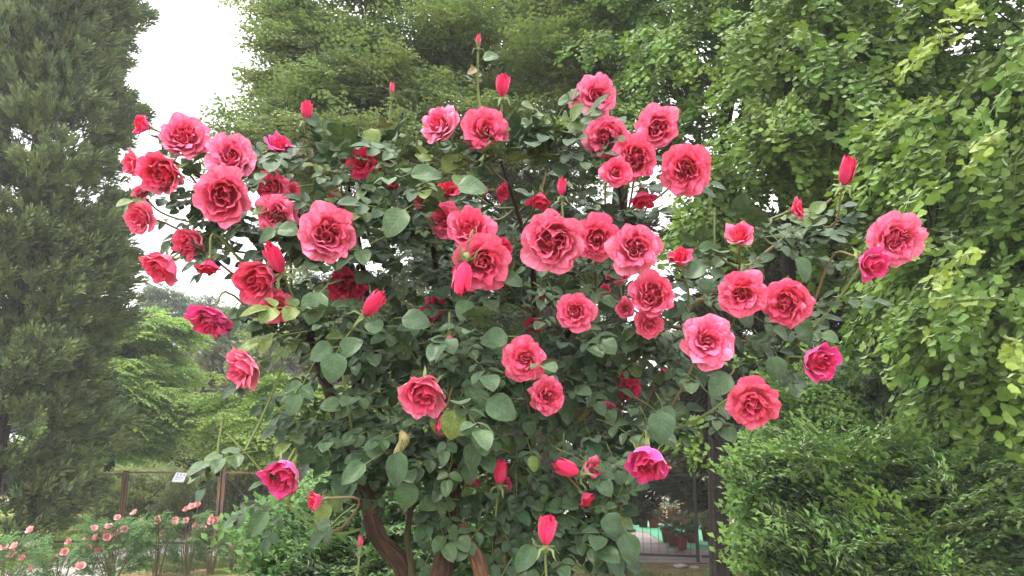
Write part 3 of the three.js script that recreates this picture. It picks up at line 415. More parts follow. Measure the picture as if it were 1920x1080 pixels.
// blooms: x, y, diameter as read off the photograph, distance, design, turn to the right, tilt up, colour
const BLOOMS = [
  [267, 234, 48, 1.84, 'H', -70, 10, 'deep'], [345, 258, 104, 1.8, 'F', -10, 25, 'pink'], [432, 293, 92, 1.78, 'C', -5, 20, 'pink'], [308, 322, 90, 1.74, 'D', -25, -15, 'coral'], [248, 305, 56, 1.84, 'H', -65, -10, 'coral'], [262, 362, 42, 1.82, 'C', -45, 20, 'coral'], [262, 408, 62, 1.78, 'C', -40, -5, 'coral'], [420, 366, 112, 1.68, 'D', -8, -8, 'pink'], [357, 455, 72, 1.78, 'F', -35, -25, 'coral'], [306, 497, 78, 1.74, 'D', -50, -40, 'coral'], [391, 500, 50, 1.76, 'H', -10, -80, 'deep'],
  [522, 275, 66, 1.86, 'H', 40, 50, 'magenta'], [510, 350, 70, 1.8, 'F', -30, 0, 'coral'], [548, 358, 36, 1.84, 'H', 30, 20, 'coral'], [520, 402, 80, 1.74, 'F', -15, -5, 'pink'], [616, 440, 116, 1.64, 'F', 5, 5, 'pink'], [487, 522, 92, 1.72, 'D', -28, -25, 'coral'], [518, 490, 40, 1.68, 'B', -45, 50, 'deep'], [517, 574, 66, 1.74, 'C', -5, -18, 'coral'], [393, 598, 88, 1.7, 'F', -30, -55, 'magenta'], [457, 690, 90, 1.66, 'F', -62, -25, 'pink'],
  [575, 212, 26, 1.86, 'B', 0, 85, 'deep'], [645, 282, 22, 1.84, 'B', 0, 85, 'deep'], [683, 306, 66, 1.82, 'C', -8, 10, 'deep'], [716, 298, 46, 1.86, 'H', 40, 30, 'coral'], [735, 168, 22, 1.84, 'G', 10, 82, 'coral'], [826, 235, 86, 1.8, 'F', -35, 30, 'pink'], [908, 244, 92, 1.76, 'C', 8, 8, 'coral'], [942, 163, 36, 1.82, 'B', 10, 80, 'deep'], [897, 76, 20, 1.84, 'G', 5, 85, 'coral'], [782, 246, 18, 1.82, 'N', 0, 85, 'coral'],
  [635, 380, 62, 1.92, 'H', 30, 50, 'deep'], [690, 380, 62, 1.92, 'F', 20, 30, 'deep'], [738, 352, 44, 1.94, 'H', 20, 60, 'deep'], [796, 378, 44, 1.84, 'C', -30, 0, 'coral'], [840, 358, 50, 1.94, 'H', 10, 60, 'deep'],
  [1117, 180, 90, 1.8, 'C', 10, 8, 'pink'], [1082, 192, 46, 1.84, 'H', -70, 10, 'pink'], [1135, 258, 90, 1.76, 'F', -12, -5, 'pink'], [1190, 296, 84, 1.72, 'F', 5, 0, 'coral'], [1155, 322, 66, 1.68, 'H', 15, 10, 'coral'], [1232, 240, 94, 1.74, 'F', 8, 0, 'pink'], [1286, 318, 96, 1.72, 'F', 0, -5, 'coral'], [1205, 374, 60, 1.82, 'H', 20, -70, 'deep'], [1053, 352, 28, 1.72, 'B', 0, 85, 'deep'], [1012, 376, 54, 1.78, 'H', -20, -60, 'deep'], [940, 360, 40, 1.92, 'H', 60, -10, 'deep'], [905, 358, 26, 1.92, 'H', 0, 40, 'deep'],
  [880, 430, 96, 1.72, 'F', 0, 30, 'coral'], [835, 412, 66, 1.8, 'F', -20, 10, 'coral'], [903, 492, 108, 1.64, 'C', 8, -12, 'coral'], [868, 514, 42, 1.6, 'B', -30, -70, 'deep'], [943, 465, 42, 1.74, 'H', 40, -10, 'deep'], [1036, 452, 120, 1.6, 'F', -2, -3, 'pink'], [1118, 445, 86, 1.7, 'C', 0, -10, 'coral'], [1190, 465, 104, 1.64, 'F', 4, -2, 'pink'], [1276, 484, 54, 1.68, 'H', -15, 55, 'deep'], [1387, 443, 64, 1.68, 'H', 5, 40, 'coral'], [1390, 550, 98, 1.62, 'F', 0, 0, 'coral'], [1475, 567, 92, 1.66, 'F', -15, -8, 'coral'],
  [1222, 552, 86, 1.66, 'F', 5, 5, 'coral'], [1172, 578, 44, 1.76, 'C', -20, 0, 'coral'], [1216, 606, 54, 1.7, 'C', 10, -20, 'coral'], [1326, 640, 94, 1.62, 'C', 10, 5, 'pink'], [1532, 677, 78, 1.66, 'D', 40, -15, 'magenta'], [1413, 755, 108, 1.58, 'F', 0, -35, 'coral'], [1080, 585, 70, 1.66, 'C', 0, 10, 'coral'], [983, 674, 82, 1.62, 'C', 0, -8, 'coral'], [1026, 742, 68, 1.72, 'F', 8, -5, 'coral'], [796, 733, 92, 1.6, 'D', -10, -30, 'pink'], [1212, 862, 78, 1.6, 'D', 0, -48, 'magenta'], [530, 887, 74, 1.62, 'D', -20, -42, 'magenta'], [591, 938, 44, 1.64, 'H', -80, -10, 'deep'], [697, 574, 38, 1.66, 'B', 50, 45, 'deep'], [652, 535, 76, 1.88, 'F', 0, -10, 'deep'],
  [1586, 326, 36, 1.7, 'B', 40, 62, 'deep'], [1495, 392, 44, 1.74, 'H', 75, 10, 'deep'], [1680, 448, 100, 1.62, 'F', 20, -8, 'pink'], [1632, 494, 80, 1.6, 'H', 45, -25, 'magenta'], [1068, 880, 34, 1.72, 'B', -60, 20, 'deep'], [1112, 878, 46, 1.74, 'H', 40, 10, 'coral'], [1100, 935, 38, 1.74, 'H', 60, -50, 'deep'], [1024, 998, 42, 1.66, 'B', 10, 70, 'deep'], [938, 890, 30, 1.8, 'B', 10, 60, 'deep'], [890, 905, 26, 1.86, 'B', -40, 10, 'deep'], [675, 1018, 20, 1.8, 'G', 0, 80, 'coral'], [1160, 520, 50, 1.84, 'H', -10, 60, 'coral'], [1135, 545, 32, 1.86, 'H', -40, 20, 'coral'], [418, 773, 16, 1.7, 'N', 0, 85, 'coral'], [1338, 390, 14, 1.74, 'N', 0, 85, 'coral'], [832, 792, 36, 1.7, 'B', -20, -60, 'deep'], [842, 640, 20, 1.7, 'B', 0, -60, 'magenta'], [818, 572, 44, 1.88, 'H', 20, 20, 'deep'], [800, 592, 40, 1.9, 'F', -20, 10, 'deep'], [1137, 762, 34, 1.86, 'H', 20, -50, 'magenta'], [1180, 728, 44, 1.92, 'F', 10, -10, 'deep'], [1245, 702, 28, 1.9, 'H', 10, -30, 'deep'], [480, 562, 36, 1.86, 'F', -20, 0, 'deep'], [1000, 612, 34, 1.96, 'F', 10, 0, 'deep'], [1020, 560, 24, 1.9, 'B', 20, 20, 'deep'], [945, 908, 30, 1.86, 'H', 10, 0, 'deep'], [690, 640, 26, 1.86, 'H', -20, 10, 'magenta'], [1170, 702, 24, 1.92, 'H', 0, 20, 'deep'],
];
const smallLeaves = [];
srand(1001);
BLOOMS.forEach(([x, y, dia, d, kind, yaw, pit, tone], bi) => {
  const p = at(x, y, d), bud = 'BGN'.includes(kind);
  // facing: from straight towards the viewer, turned to the right and tilted up
  const toEye = V(-p.x, EYE - p.y, -p.z).normalize(), right = V(0, 1, 0).cross(toEye).normalize(), upv = toEye.clone().cross(right), ya = yaw * Math.PI / 180, pa = pit * Math.PI / 180;
  const f = toEye.clone().multiplyScalar(Math.cos(ya) * Math.cos(pa)).addScaledVector(right, Math.sin(ya) * Math.cos(pa)).addScaledVector(upv, Math.sin(pa)).normalize();
  const diaM = dia * d * 1.09 / FOCAL, ds = DESIGN[kind === 'G' || kind === 'N' ? 'B' : kind], des = ds[bi % ds.length], unit = diaM / 2 / des.rad * (bud ? 0.8 : 1);
  const g = new THREE.Group(); g.name = bud ? 'rosebud' : 'rose_bloom'; bush.add(g);
  const c = p.clone().addScaledVector(f, -unit * ('FCD'.includes(kind) ? 0.3 : 0.5));
  frame(lb(c), f, V(Math.cos(bi * 2.4), Math.sin(bi * 2.4), Math.sin(bi * 5.1)), unit).decompose(g.position, g.quaternion, g.scale);
  if ('FCD'.includes(kind)) g.scale.multiply(V(rr(0.96, 1.06), rr(0.9, 1.1), rr(0.96, 1.06)));
  if (kind !== 'N') {
    const mats = M.petal[tone];
    des.forEach(([geo, tn], k) => { if (kind === 'G' && k > 4) return; const m = part('petal', geo, mats[tn], g); if (kind === 'G') m.scale.set(0.6, 0.8, 0.6); });
  }
  const cal = part('calyx', calyxGeo, M.sepal, g); if (kind === 'N') cal.scale.set(1.3, 1.3, 1.3);
  for (let k = 0; k < 5; k++) { const s = part('sepal', sepalGeo[kind === 'N' ? 0 : kind === 'G' ? (k % 2) : 1], M.sepal, g); s.rotation.y = k * 1.2566 + 0.3; if (kind === 'N') s.scale.set(0.7, 1.4, 1.4); if (kind === 'G') s.scale.set(1, 1.5, 1); }
  // flower stalk to the nearest cane that lies lower
  const from = c.clone().addScaledVector(f, -unit * 0.32), back = from.clone().addScaledVector(f, -0.07).add(V(0, -0.015, 0)); let best = null, bd = 1e9;
  for (const n of nodes) { const q = n.distanceTo(from) + Math.max(0, n.y - from.y + 0.05) * 1.2 + (Math.abs(n.x) > Math.abs(from.x) + 0.03 && kind !== 'N' ? 0.35 : 0); if (q < bd && n.distanceTo(from) > 0.06) { bd = q; best = n; } }
  const mid = back.clone().lerp(best, 0.5).add(V(0, -0.02, -0.01));
  part('stalk', new Geo().tube([from, back, mid, best].map(lb), [0.0026, 0.003, 0.0036], 5, 4), bi % 3 ? M.greenStem : M.redStem, bush);
  // leaves below the flower
  const nl = bud ? 2 : 2; for (let k = 0; k < nl; k++) { const q = back.clone().lerp(mid, rr(0.2, 1.1)); leafAt(q, rr(0.03, 0.046) * (bud ? 0.85 : 1), bud && R() < 0.4 ? 4 : (R() * 3 | 0), R() < 0.5 ? 3 : 5); }
});
// foliage of the bush: [x, y, rx, ry, d, rd, number of compound leaves]
const CLOUDS = [[880, 500, 280, 130, 2.14, 0.06, 120], [820, 700, 230, 90, 2.14, 0.06, 60], [620, 310, 130, 50, 1.86, 0.12, 40], [790, 310, 110, 50, 1.86, 0.12, 40], [950, 300, 90, 50, 1.86, 0.12, 36], [1060, 270, 60, 55, 1.84, 0.1, 34], [590, 430, 70, 60, 1.82, 0.08, 22], [760, 420, 110, 60, 1.82, 0.1, 26], [700, 460, 120, 80, 1.9, 0.15, 46], [870, 520, 130, 100, 1.95, 0.16, 60], [1020, 560, 140, 90, 1.95, 0.16, 70], [1080, 400, 110, 80, 1.95, 0.14, 40], [560, 520, 90, 90, 1.92, 0.1, 34], [640, 620, 110, 70, 1.88, 0.14, 46], [800, 660, 160, 90, 1.9, 0.18, 84], [990, 700, 140, 90, 1.95, 0.18, 72], [1130, 660, 110, 80, 1.98, 0.14, 48], [1240, 640, 80, 60, 1.98, 0.12, 26], [720, 790, 130, 80, 1.86, 0.14, 62], [880, 820, 130, 80, 1.9, 0.16, 66], [1020, 850, 110, 80, 1.92, 0.14, 52], [1130, 830, 80, 60, 1.86, 0.12, 34], [720, 900, 80, 70, 1.84, 0.1, 26], [860, 940, 80, 80, 1.9, 0.12, 30], [980, 960, 90, 80, 1.92, 0.12, 38], [1090, 980, 60, 60, 1.84, 0.1, 24], [1010, 1060, 90, 50, 1.86, 0.12, 28], [860, 1100, 120, 60, 1.9, 0.12, 14], [450, 420, 70, 60, 1.88, 0.1, 26], [370, 370, 70, 60, 1.86, 0.06, 16], [500, 320, 60, 40, 1.88, 0.08, 14], [1320, 530, 60, 70, 1.84, 0.1, 17], [1430, 440, 60, 40, 1.8, 0.06, 12], [1520, 440, 50, 50, 1.78, 0.06, 10], [1400, 650, 60, 50, 1.86, 0.08, 12], [1470, 640, 50, 50, 1.84, 0.06, 10], [1210, 770, 50, 40, 1.86, 0.06, 12], [575, 770, 45, 60, 1.84, 0.08, 10], [520, 960, 40, 40, 1.78, 0.05, 3], [470, 840, 30, 20, 1.7, 0.03, 2], [600, 620, 40, 50, 1.7, 0.06, 6], [870, 770, 60, 40, 1.64, 0.05, 5], [900, 650, 100, 60, 1.68, 0.06, 7], [770, 330, 60, 40, 1.72, 0.05, 5], [740, 420, 40, 40, 1.72, 0.05, 3], [1110, 1000, 40, 40, 1.8, 0.05, 7]];
srand(1301);
for (const [x, y, rx, ry, d, rd, n] of CLOUDS) for (let k = 0; k < n; k++) {
  const u = dirRand().multiplyScalar(Math.pow(R(), 0.4)), p = at(x + u.x * rx, y + u.y * ry, d + u.z * rd), young = y < 380 ? 0.25 : 0.06;
  leafAt(p, rr(0.026, 0.053) * (d < 1.75 ? 1.12 : 1), R() < young ? 3 : (R() * 3 | 0), R() < 0.35 ? 3 : 5);
}
// the large leaves that stand out in front: x, y, length as read off the photograph, distance, turn of the tip (0 up, 90 right), tone
for (const [x, y, len, d, a, tone] of [[800, 328, 66, 1.62, 95, 2], [740, 416, 66, 1.6, 215, 2], [886, 349, 60, 1.66, 95, 2], [927, 634, 54, 1.62, 260, 1], [625, 688, 58, 1.6, 185, 1], [588, 576, 66, 1.6, 200, 2], [849, 796, 56, 1.58, 190, 3], [940, 765, 62, 1.58, 120, 1], [900, 748, 40, 1.6, 190, 1], [780, 600, 56, 1.64, 100, 0], [655, 650, 52, 1.62, 60, 1], [600, 660, 50, 1.62, 250, 1], [697, 258, 44, 1.78, 170, 3], [790, 292, 50, 1.78, 110, 3], [850, 305, 54, 1.8, 60, 3], [1350, 720, 54, 1.62, 230, 1], [1505, 505, 54, 1.7, 170, 1], [1302, 507, 44, 1.66, 250, 1], [1325, 536, 36, 1.68, 170, 1], [1510, 620, 46, 1.72, 140, 1], [1455, 690, 48, 1.7, 190, 1], [1335, 470, 54, 1.74, 100, 2], [1240, 800, 60, 1.62, 190, 0], [886, 856, 54, 1.66, 180, 1], [662, 888, 56, 1.62, 230, 1], [745, 880, 64, 1.64, 185, 0], [762, 930, 50, 1.7, 200, 1], [484, 982, 54, 1.6, 215, 1], [985, 1048, 56, 1.66, 220, 1], [1150, 985, 48, 1.7, 150, 0], [1180, 1030, 60, 1.66, 170, 0], [920, 105, 34, 1.8, 80, 2], [885, 133, 24, 1.82, 250, 4], [540, 430, 44, 1.66, 100, 1], [500, 440, 40, 1.68, 250, 1], [870, 580, 44, 1.62, 200, 1], [960, 525, 50, 1.66, 120, 1], [1000, 870, 30, 1.7, 170, 3], [1250, 780, 44, 1.66, 30, 0], [700, 610, 40, 1.66, 300, 1]]) {
  const c = at(x, y, d), L = len * d * 1.03 / FOCAL, q = a * Math.PI / 180, dir = V(Math.sin(q), Math.cos(q), 0.15 + gauss() * 0.2).normalize(), n = V(gauss() * 0.25, 0.35 + gauss() * 0.15, 1); n.addScaledVector(dir, -n.dot(dir));
  leaflets.push([frame(c.clone().addScaledVector(dir, -L / 2), dir, n, L), tone, 1 + (R() * 1.4 | 0) % 2, true]);
  petioles.tube([c.clone().addScaledVector(dir, -L / 2), c.clone().addScaledVector(dir, -L * 0.8).add(V(0, 0, -0.02)), c.clone().addScaledVector(dir, -L * 1.2).add(V(0, 0, -0.1))].map(lb), [0.0012, 0.0018], 3, 1);
}
part('leaf_stalks', petioles, M.greenStem, bush).userData.kind = 'stuff';
// the 300 leaflets nearest to the viewer one by one, the rest as one mass
leaflets.forEach((l) => { const e = l[0].elements; l[3] = l[3] ? -1 : Math.hypot(e[12], e[13] - EYE, e[14]) - Math.hypot(e[4], e[5], e[6]) * 2.5; l[4] = e[13]; });
leaflets.sort((a, b) => a[3] - b[3]);
const rest = [[], [], []], tones = [lin(0.75, 0.8, 0.9), lin(1, 1, 1), lin(1.3, 1.15, 1.2), lin(2.1, 1.55, 0.8), lin(2.6, 1.1, 0.9)]; let nLeaf = 0;
for (const [m, tone, sh] of leaflets) {
  const e = m.clone(); e.elements[12] -= bushBase.x; e.elements[14] -= bushBase.z;
  if (nLeaf < 300) { const q = part(nLeaf ? `leaf_${String(nLeaf).padStart(3, '0')}` : 'leaf', leafletGeo[sh], tone === 4 ? M.bronzeLeaf : M.roseLeaf[tone], bush); e.decompose(q.position, q.quaternion, q.scale); nLeaf++; }
  else { const t = tones[tone].clone().multiply(tint(0.15, 0.06)); rest[sh].push([e, t]); }
}
rest.forEach((l, k) => mass('foliage', leafletGeo[k], M.roseLeafMass, l, bush));
// a withered leaf hanging in the middle
{ const G = new Geo(); G.grid(5, 9, (i, j) => { const u = i * 2 - 1, w = 0.012 * Math.pow(Math.sin(Math.PI * Math.pow(j, 0.7)), 0.8) + 0.001, a = u * 1.9 + j * 3.2 + Math.sin(j * 7) * 0.6; return [Math.cos(a) * w + 0.008 * Math.sin(j * 6), -j * 0.075, Math.sin(a) * w]; }); const m = part('withered_leaf', G, M.dryLeaf, bush); m.position.copy(lb(at(752, 806, 1.68))); m.userData.label = 'curled dry tan leaf'; }

// ---------------------------------------------------------------- fences and gate
const rustTex = tex(128, 128, (u, v) => { const n = fbm(u * 10, v * 10, 10, 5), s = clamp((n - 0.45) * 5, 0, 1); return [0.42 + 0.25 * s, 0.36 + 0.1 * s, 0.33 - 0.02 * s]; });
M.rust = S({ map: rustTex, roughness: 0.8, metalness: 0.1 }); M.wire = S({ color: lin(0.1, 0.08, 0.065), roughness: 0.7, metalness: 0.3 }); M.black = S({ color: lin(0.03, 0.028, 0.028), roughness: 0.6 });
M.wood = bark(lin(0.62, 0.4, 0.27), 0.004); M.blackWire = S({ color: lin(0.045, 0.04, 0.038), roughness: 0.6, metalness: 0.3 });
function railing(o, A, B, h, { top = true, bottom = true, postA, postB, rail = M.rust, wire = M.wire, low = M.black, step = 0.125, rr_ = 0.018 }) {
  const L = A.distanceTo(B), dir = B.clone().sub(A).normalize(), q = new THREE.Quaternion().setFromUnitVectors(V(1, 0, 0), dir); o.position.copy(A); o.quaternion.copy(q);
  if (top) part('top_rail', new Geo().box(L / 2, h, 0, L, rr_ * 1.7, rr_ * 1.7), rail, o);
  if (bottom) part('bottom_rail', new Geo().box(L / 2, 0.09, 0, L, 0.035, 0.03), low, o);
  for (const [x, m] of [[0.02, postA], [L - 0.02, postB]]) if (m) part('post', new Geo().box(x, h / 2 + 0.01, 0, m === M.wood ? 0.085 : 0.05, h + 0.05, m === M.wood ? 0.07 : 0.05), m, o);
  const n = Math.floor(L / step), bg = new Geo().tube([V(0, 0.1, 0), V(0, h - 0.01, 0)], [0.0035, 0.0035], 4).build();
  for (let k = 1; k < n; k++) { const b = part('bar', bg, wire, o); b.position.set(k * L / n, 0, 0); b.rotation.z = (hash(k, n) - 0.5) * 0.02; }
  for (const [x0, y0, x1, y1] of [[0.05, h * 0.25, L * 0.5, h * 0.95], [L * 0.5, h * 0.95, L - 0.05, h * 0.25], [0.05, h * 0.95, L * 0.5, h * 0.2], [L * 0.5, h * 0.2, L - 0.05, h * 0.95]]) part('brace', new Geo().tube([V(x0, y0, 0.012), V(x1, y1, 0.012)], [0.006, 0.006], 4), wire, o);
}
const Lf = [gnd(-60, 1024), gnd(214, 1027), gnd(219, 1027), gnd(404, 1029), gnd(408, 1029), gnd(640, 1031)];
railing(thing('wire_fence', 'low wire fence with a black bottom rail beside the juniper lawn', 'fence'), Lf[0], Lf[1], 1.24, { postA: M.rust });
const gate = thing('garden_gate', 'rusty wire gate panel with a brown wooden post and white notice', 'gate'); railing(gate, Lf[2], Lf[3], 1.27, { postA: M.wood, postB: M.rust });
railing(thing('garden_gate', 'second rusty gate panel running behind the rose bush shrub', 'gate'), Lf[4], Lf[5], 1.27, { postA: M.rust, postB: M.rust });
{
  const C = document.createElement('canvas'); C.width = 128; C.height = 96; const c = C.getContext('2d'); c.fillStyle = '#f4f3fb'; c.fillRect(0, 0, 128, 96); c.strokeStyle = '#70748c'; c.lineWidth = 3; srand(1401);
  const glyph = (x, y, s) => { for (let k = 0; k < 4; k++) { c.beginPath(); c.moveTo(x, y + k * s / 3); c.lineTo(x + s * rr(0.7, 1), y + k * s / 3 + rr(-1, 1)); c.stroke(); } for (let k = 0; k < 2; k++) { c.beginPath(); c.moveTo(x + s * rr(0.2, 0.8), y); c.lineTo(x + s * rr(0.2, 0.8), y + s); c.stroke(); } };
  glyph(22, 12, 16); glyph(56, 12, 16); glyph(92, 12, 16); c.lineWidth = 2; glyph(24, 42, 12); glyph(44, 42, 12); glyph(66, 42, 12); glyph(86, 42, 12); c.fillStyle = '#a9aac6'; c.fillRect(26, 66, 36, 5); c.fillRect(66, 70, 40, 3);
  const t = new THREE.CanvasTexture(C); t.colorSpace = THREE.SRGBColorSpace;
  const n = thing('paper_notice', 'small white paper notice tied askew to the gate top rail', 'notice', null, at(337, 895, Lf[2].distanceTo(V(0, 0, 0)) * 0 + 13.05));
  const G = new Geo(); G.grid(6, 4, (i, j) => [(i - 0.5) * 0.2 + (j - 0.5) * 0.07, (j - 0.5) * 0.155 - (i - 0.5) * 0.012, 0.006 * Math.sin(i * 5) + 0.01 * j, i, j]); part('sheet', G, S({ map: t, roughness: 0.8, side: THREE.DoubleSide }), n);
  part('tie', new Geo().tube([V(-0.06, 0.07, 0), V(-0.06, 0.09, -0.03)], [0.002, 0.002], 4), M.wire, n);
}
const Rf = [gnd(900, 1041), gnd(1312, 1055), gnd(1316, 1055), gnd(1760, 1068)];
railing(thing('wire_fence', 'black wire fence before the potted roses, left of its post', 'fence'), Rf[0], Rf[1], 1.27, { postB: M.black, rail: M.black, wire: M.blackWire, step: 0.118 });
railing(thing('wire_fence', 'black wire fence continuing right behind the big shrub', 'fence'), Rf[2], Rf[3], 1.27, { postB: M.black, rail: M.black, wire: M.blackWire, step: 0.118 });

// ---------------------------------------------------------------- potted roses on the green mat
M.mat = S({ color: lin(0.12, 0.4, 0.22), bumpMap: fineBump, bumpScale: 0.003, roughness: 0.95 });
sheet('green_mat', M.mat, 0.014, [gnd(1150, 985), gnd(1215, 1000), gnd(1256, 1029), gnd(1340, 1034), gnd(1480, 1036), gnd(1480, 985)], 2).userData = { label: 'green synthetic mat under the potted roses', category: 'mat' };
const mini = [0, 1, 2].map((q) => { srand(1500 + q); const gs = []; let phi = 0; for (const [n, len, a0, a1, curl, hw] of [[2, 0.55, 20, -12, 5, 1.7], [3, 0.7, 50, -6, 30, 1.2], [4, 0.85, 66, -2, 60, 0.95], [5, 1, 80, 12, 80, 0.8]]) for (let k = 0; k < n; k++) { phi += 6.283 / n + 0.13; gs.push(petal({ len: len * rr(0.9, 1.1), a0, a1: a1 * (0.8 + q * 0.2), curl, hw, phi, ph: rr(0, 6), wave: 0.06 }, 4, 3)); } return mergeGeometries(gs); });
const flowerMat = { pink: M.palePetal[0], pale: M.palePetal[1], rosy: M.palePetal[2], yellow: petalMat(0.85, 0.62, 0.04), peach: petalMat(0.86, 0.5, 0.2), cream: petalMat(0.85, 0.7, 0.55), red: M.petal.deep[1] };
M.pot = S({ color: lin(0.33, 0.1, 0.055), map: tex(64, 64, (u, v) => { const n = 0.8 + 0.3 * (fbm(u * 6, v * 6, 6, 4) - 0.5); return [n, n, n]; }), roughness: 0.85 });
const potGeo = new THREE.LatheGeometry([[0.001, 0], [0.075, 0], [0.1, 0.2], [0.118, 0.2], [0.122, 0.245], [0.112, 0.25], [0.105, 0.23], [0.1, 0.215]].map(([x, y]) => new THREE.Vector2(x, y)), 16), soilGeo = new THREE.CylinderGeometry(0.1, 0.1, 0.01, 14).translate(0, 0.215, 0);
function flowers(T, list, col) { list.forEach(([p, s, c]) => { const m = part('bloom', mini[R() * 3 | 0], flowerMat[c ?? col], T); frame(p, V(gauss() * 0.5, 0.55, 0.8 + gauss() * 0.3), V(0, 1, 0), s).decompose(m.position, m.quaternion, m.scale); }); }
function pottedRose(x, y, label, col, hgt, n, sc = 1, name = 'potted_rose') {
  const b = gnd(x, y, 0.018), T = thing(name, label, 'potted plant', 'potted plants on the green mat', b); srand(1600 + x * 3 + y); T.scale.setScalar(sc);
  part('pot', potGeo, M.pot, T); part('soil', soilGeo, M.soil, T);
  const st = new Geo(), fl = [], fo = [[], []];
  for (let k = 0; k < n; k++) { const a = k * 2.4, r = rr(0.04, 0.15), h = 0.24 + hgt * rr(0.65, 1), p = V(Math.cos(a) * r, h, Math.sin(a) * r); st.tube([V(Math.cos(a) * 0.02, 0.2, Math.sin(a) * 0.02), V(p.x * 0.5, h * 0.7, p.z * 0.5), p], [0.005, 0.003], 4, 2); fl.push([p, rr(0.035, 0.055) * (name === 'potted_pansy' ? 0.8 : 1)]); }
  for (let k = 0; k < 26; k++) { const a = rr(0, 6.28), r = Math.sqrt(R()) * 0.15, h = 0.22 + hgt * rr(0, 0.75); fo[k % 2].push([frame(V(Math.cos(a) * r * 0.7, h, Math.sin(a) * r * 0.7), V(Math.cos(a), rr(0.2, 1), Math.sin(a)), V(0, 1, 0.2), rr(0.4, 0.65)), tint(0.2)]); }
  part('stems', st, M.greenStem, T); fo.forEach((l, k) => mass('foliage', K.rose[k], M.bushLeaf, l, T)); flowers(T, fl, col); return T;
}
for (const a of [[1279, 1030, 'frontmost potted rose with pale cream blooms at the mat edge', 'cream', 0.26, 5], [1262, 1023, 'potted rose just left behind the frontmost pot, with peach blooms', 'peach', 0.34, 5], [1251, 1016, 'leftmost pot of the front cluster with a yellow green rose', 'peach', 0.36, 5], [1297, 1017, 'single potted rose with white blooms left of the fence post', 'cream', 0.3, 4], [1326, 1014, 'potted rose right behind the fence post', 'pale', 0.45, 6], [1336, 1022, 'potted rose close beside the black ginkgo trunk', 'pale', 0.4, 5], [1206, 988, 'yellow potted flowers at the left end of the back row', 'yellow', 0.2, 12, 1.2, 'potted_pansy'], [1226, 989, 'yellow potted flowers second in the back row', 'yellow', 0.2, 12, 1.2, 'potted_pansy'], [1268, 990, 'peach potted rose in the middle of the back row', 'peach', 0.5, 8, 1.2], [1287, 991, 'yellow potted flowers right of the middle of the back row', 'yellow', 0.22, 12, 1.2, 'potted_pansy'], [1303, 990, 'yellow potted flowers behind the fence post', 'yellow', 0.24, 10, 1.2, 'potted_pansy'], [1322, 986, 'tall potted rose with pale blooms behind the thin post', 'pale', 0.7, 8, 1.2], [1234, 979, 'tall potted rose with red blooms under the dark cypress', 'red', 0.85, 7, 1.3], [1331, 975, 'tall red potted rose left of the black trunk', 'red', 1.0, 8, 1.3], [1262, 978, 'tall potted rose with peach blooms at the back', 'peach', 0.75, 8, 1.3], [1185, 978, 'tall potted rose with pink blooms left of the yellow row', 'rosy', 0.6, 7, 1.3], [1392, 1006, 'potted rose with cream blooms seen through the shrub edge', 'cream', 0.45, 7, 1.2]]) pottedRose(...a);
// two pale stones by the fence post
[[1275, 1061, 0.1, 'larger flat pale stone on the soil left of the fence post'], [1303, 1064, 0.07, 'smaller pale stone beside the fence post foot']].forEach(([x, y, s, label], i) => { const g = new THREE.IcosahedronGeometry(s, 2), p = g.attributes.position; for (let k = 0; k < p.count; k++) { const n = 0.8 + 0.4 * vnoise(p.getX(k) * 20 + 50 + i * 9, p.getY(k) * 20 + p.getZ(k) * 13 + 50); p.setXYZ(k, p.getX(k) * n, p.getY(k) * n * 0.35, p.getZ(k) * n * 0.7); } g.computeVertexNormals(); const m = part(numbered('stone'), g, M.pave, scene); m.position.copy(gnd(x, y, s * 0.25)); m.userData = { label, category: 'stone', group: 'stones by the fence' }; });

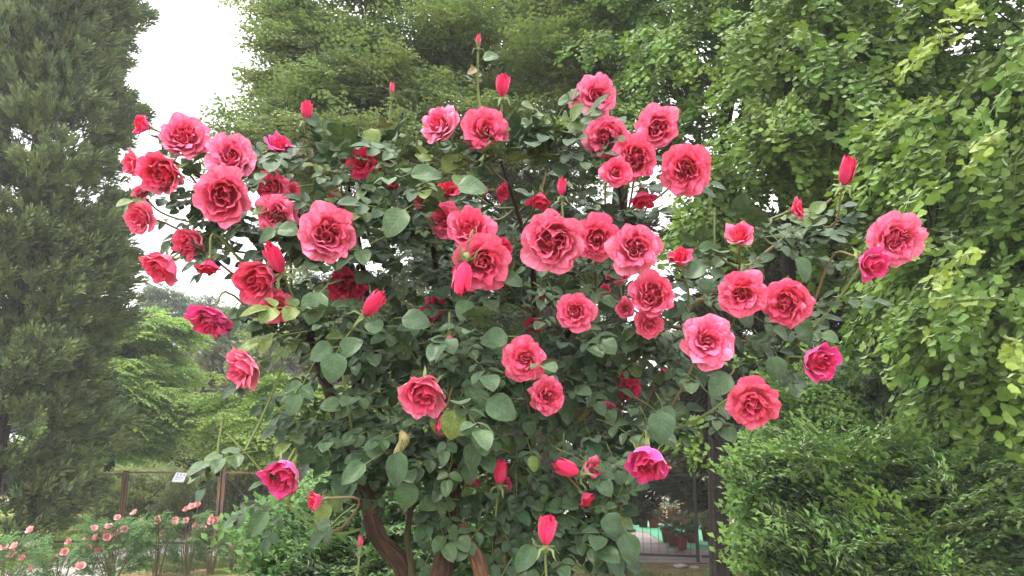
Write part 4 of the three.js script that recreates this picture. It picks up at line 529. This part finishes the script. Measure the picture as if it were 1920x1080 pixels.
// ---------------------------------------------------------------- small pink rose bushes at the lower left
function pinkRose(x, d, w, n, label, blooms, sc = 1) {
  const b = ground(at(x, 1040, d)), T = thing('pink_rose_bush', label, 'rose bush', 'small pink rose bushes in the bed', b); srand(1700 + x); const fo = [[], []], st = new Geo(), fl = [];
  const hs = blooms.map(([bx, by]) => at(bx, by, d + rr(-0.25, 0.25)).sub(b));
  for (const p of hs) { const r = V(gauss() * 0.06, 0, gauss() * 0.06); st.tube([r, V(p.x * 0.35 + r.x, p.y * 0.5, p.z * 0.35), p], [0.007, 0.003], 4, 3); fl.push([p, rr(0.055, 0.078), ['pink', 'pale', 'rosy'][R() * 3 | 0]]); }
  const H = Math.max(0.5, ...hs.map((p) => p.y)) - 0.12;
  n = Math.round(n * 0.8); w *= 0.75;
  for (let k = 0; k < n; k++) { const a = rr(0, 6.28), h = 0.12 + (H - 0.12) * Math.pow(R(), 0.8), r = w * Math.sqrt(R()) * (0.5 + 0.5 * Math.sin(Math.PI * clamp(h / H, 0.1, 0.9))); fo[k % 2].push([frame(V(Math.cos(a) * r, h, Math.sin(a) * r), V(Math.cos(a), rr(0.1, 1.2), Math.sin(a)), V(gauss() * 0.3, 1, 0.7), rr(0.5, 0.75) * sc), tint(0.22)]); }
  for (let k = 0; k < 5; k++) { const a = k * 1.3; st.tube([V(Math.cos(a) * 0.03, 0, Math.sin(a) * 0.03), V(Math.cos(a) * w * 0.5, H * 0.5, Math.sin(a) * w * 0.5), V(Math.cos(a) * w * 0.6, H * 0.85, Math.sin(a) * w * 0.6)], [0.009, 0.004], 5, 3); }
  part('stems', st, M.redStem, T); fo.forEach((l, k) => mass('foliage', K.rose[k], M.bushLeaf, l, T)); flowers(T, fl, 'pink');
}
pinkRose(20, 8.6, 0.5, 130, 'pink rose bush cut by the bottom left corner', [[8, 1028], [30, 1027], [57, 1025], [44, 1048], [60, 996], [3, 1066], [60, 1067], [22, 1040]]);
pinkRose(116, 9.2, 0.25, 46, 'thin pink rose bush second from the left corner', [[130, 1017], [122, 1036], [104, 1050], [152, 1064], [90, 1046]]);
pinkRose(214, 9.6, 0.46, 210, 'largest and densest pink rose bush below the wooden gate post', [[175, 992], [165, 1010], [181, 1012], [195, 999], [199, 1009], [208, 1011], [186, 1035], [215, 1001], [222, 972], [235, 994], [167, 1028], [205, 990], [190, 1036]]);
pinkRose(297, 10.3, 0.27, 70, 'slim pink rose bush left of centre of the gate panel', [[254, 963], [268, 979], [296, 974], [306, 1001], [297, 980], [328, 982]]);
pinkRose(352, 10.5, 0.25, 70, 'slim pink rose bush in front of the white notice side of the gate', [[350, 956], [362, 951], [372, 948], [348, 977], [368, 985], [330, 978]]);
pinkRose(397, 10.6, 0.24, 64, 'slim pink rose bush below the paired gate posts', [[383, 991], [398, 972], [396, 980], [404, 978], [412, 990]]);
pinkRose(452, 11.2, 0.26, 60, 'pink rose bush partly behind the dense shrub', [[448, 978], [457, 968], [470, 1008], [440, 985]]);
pinkRose(438, 10.9, 0.12, 16, 'small leafy rose stub without many blooms in the bed', [[436, 1030]], 0.8);
renderer.render(scene, camera);
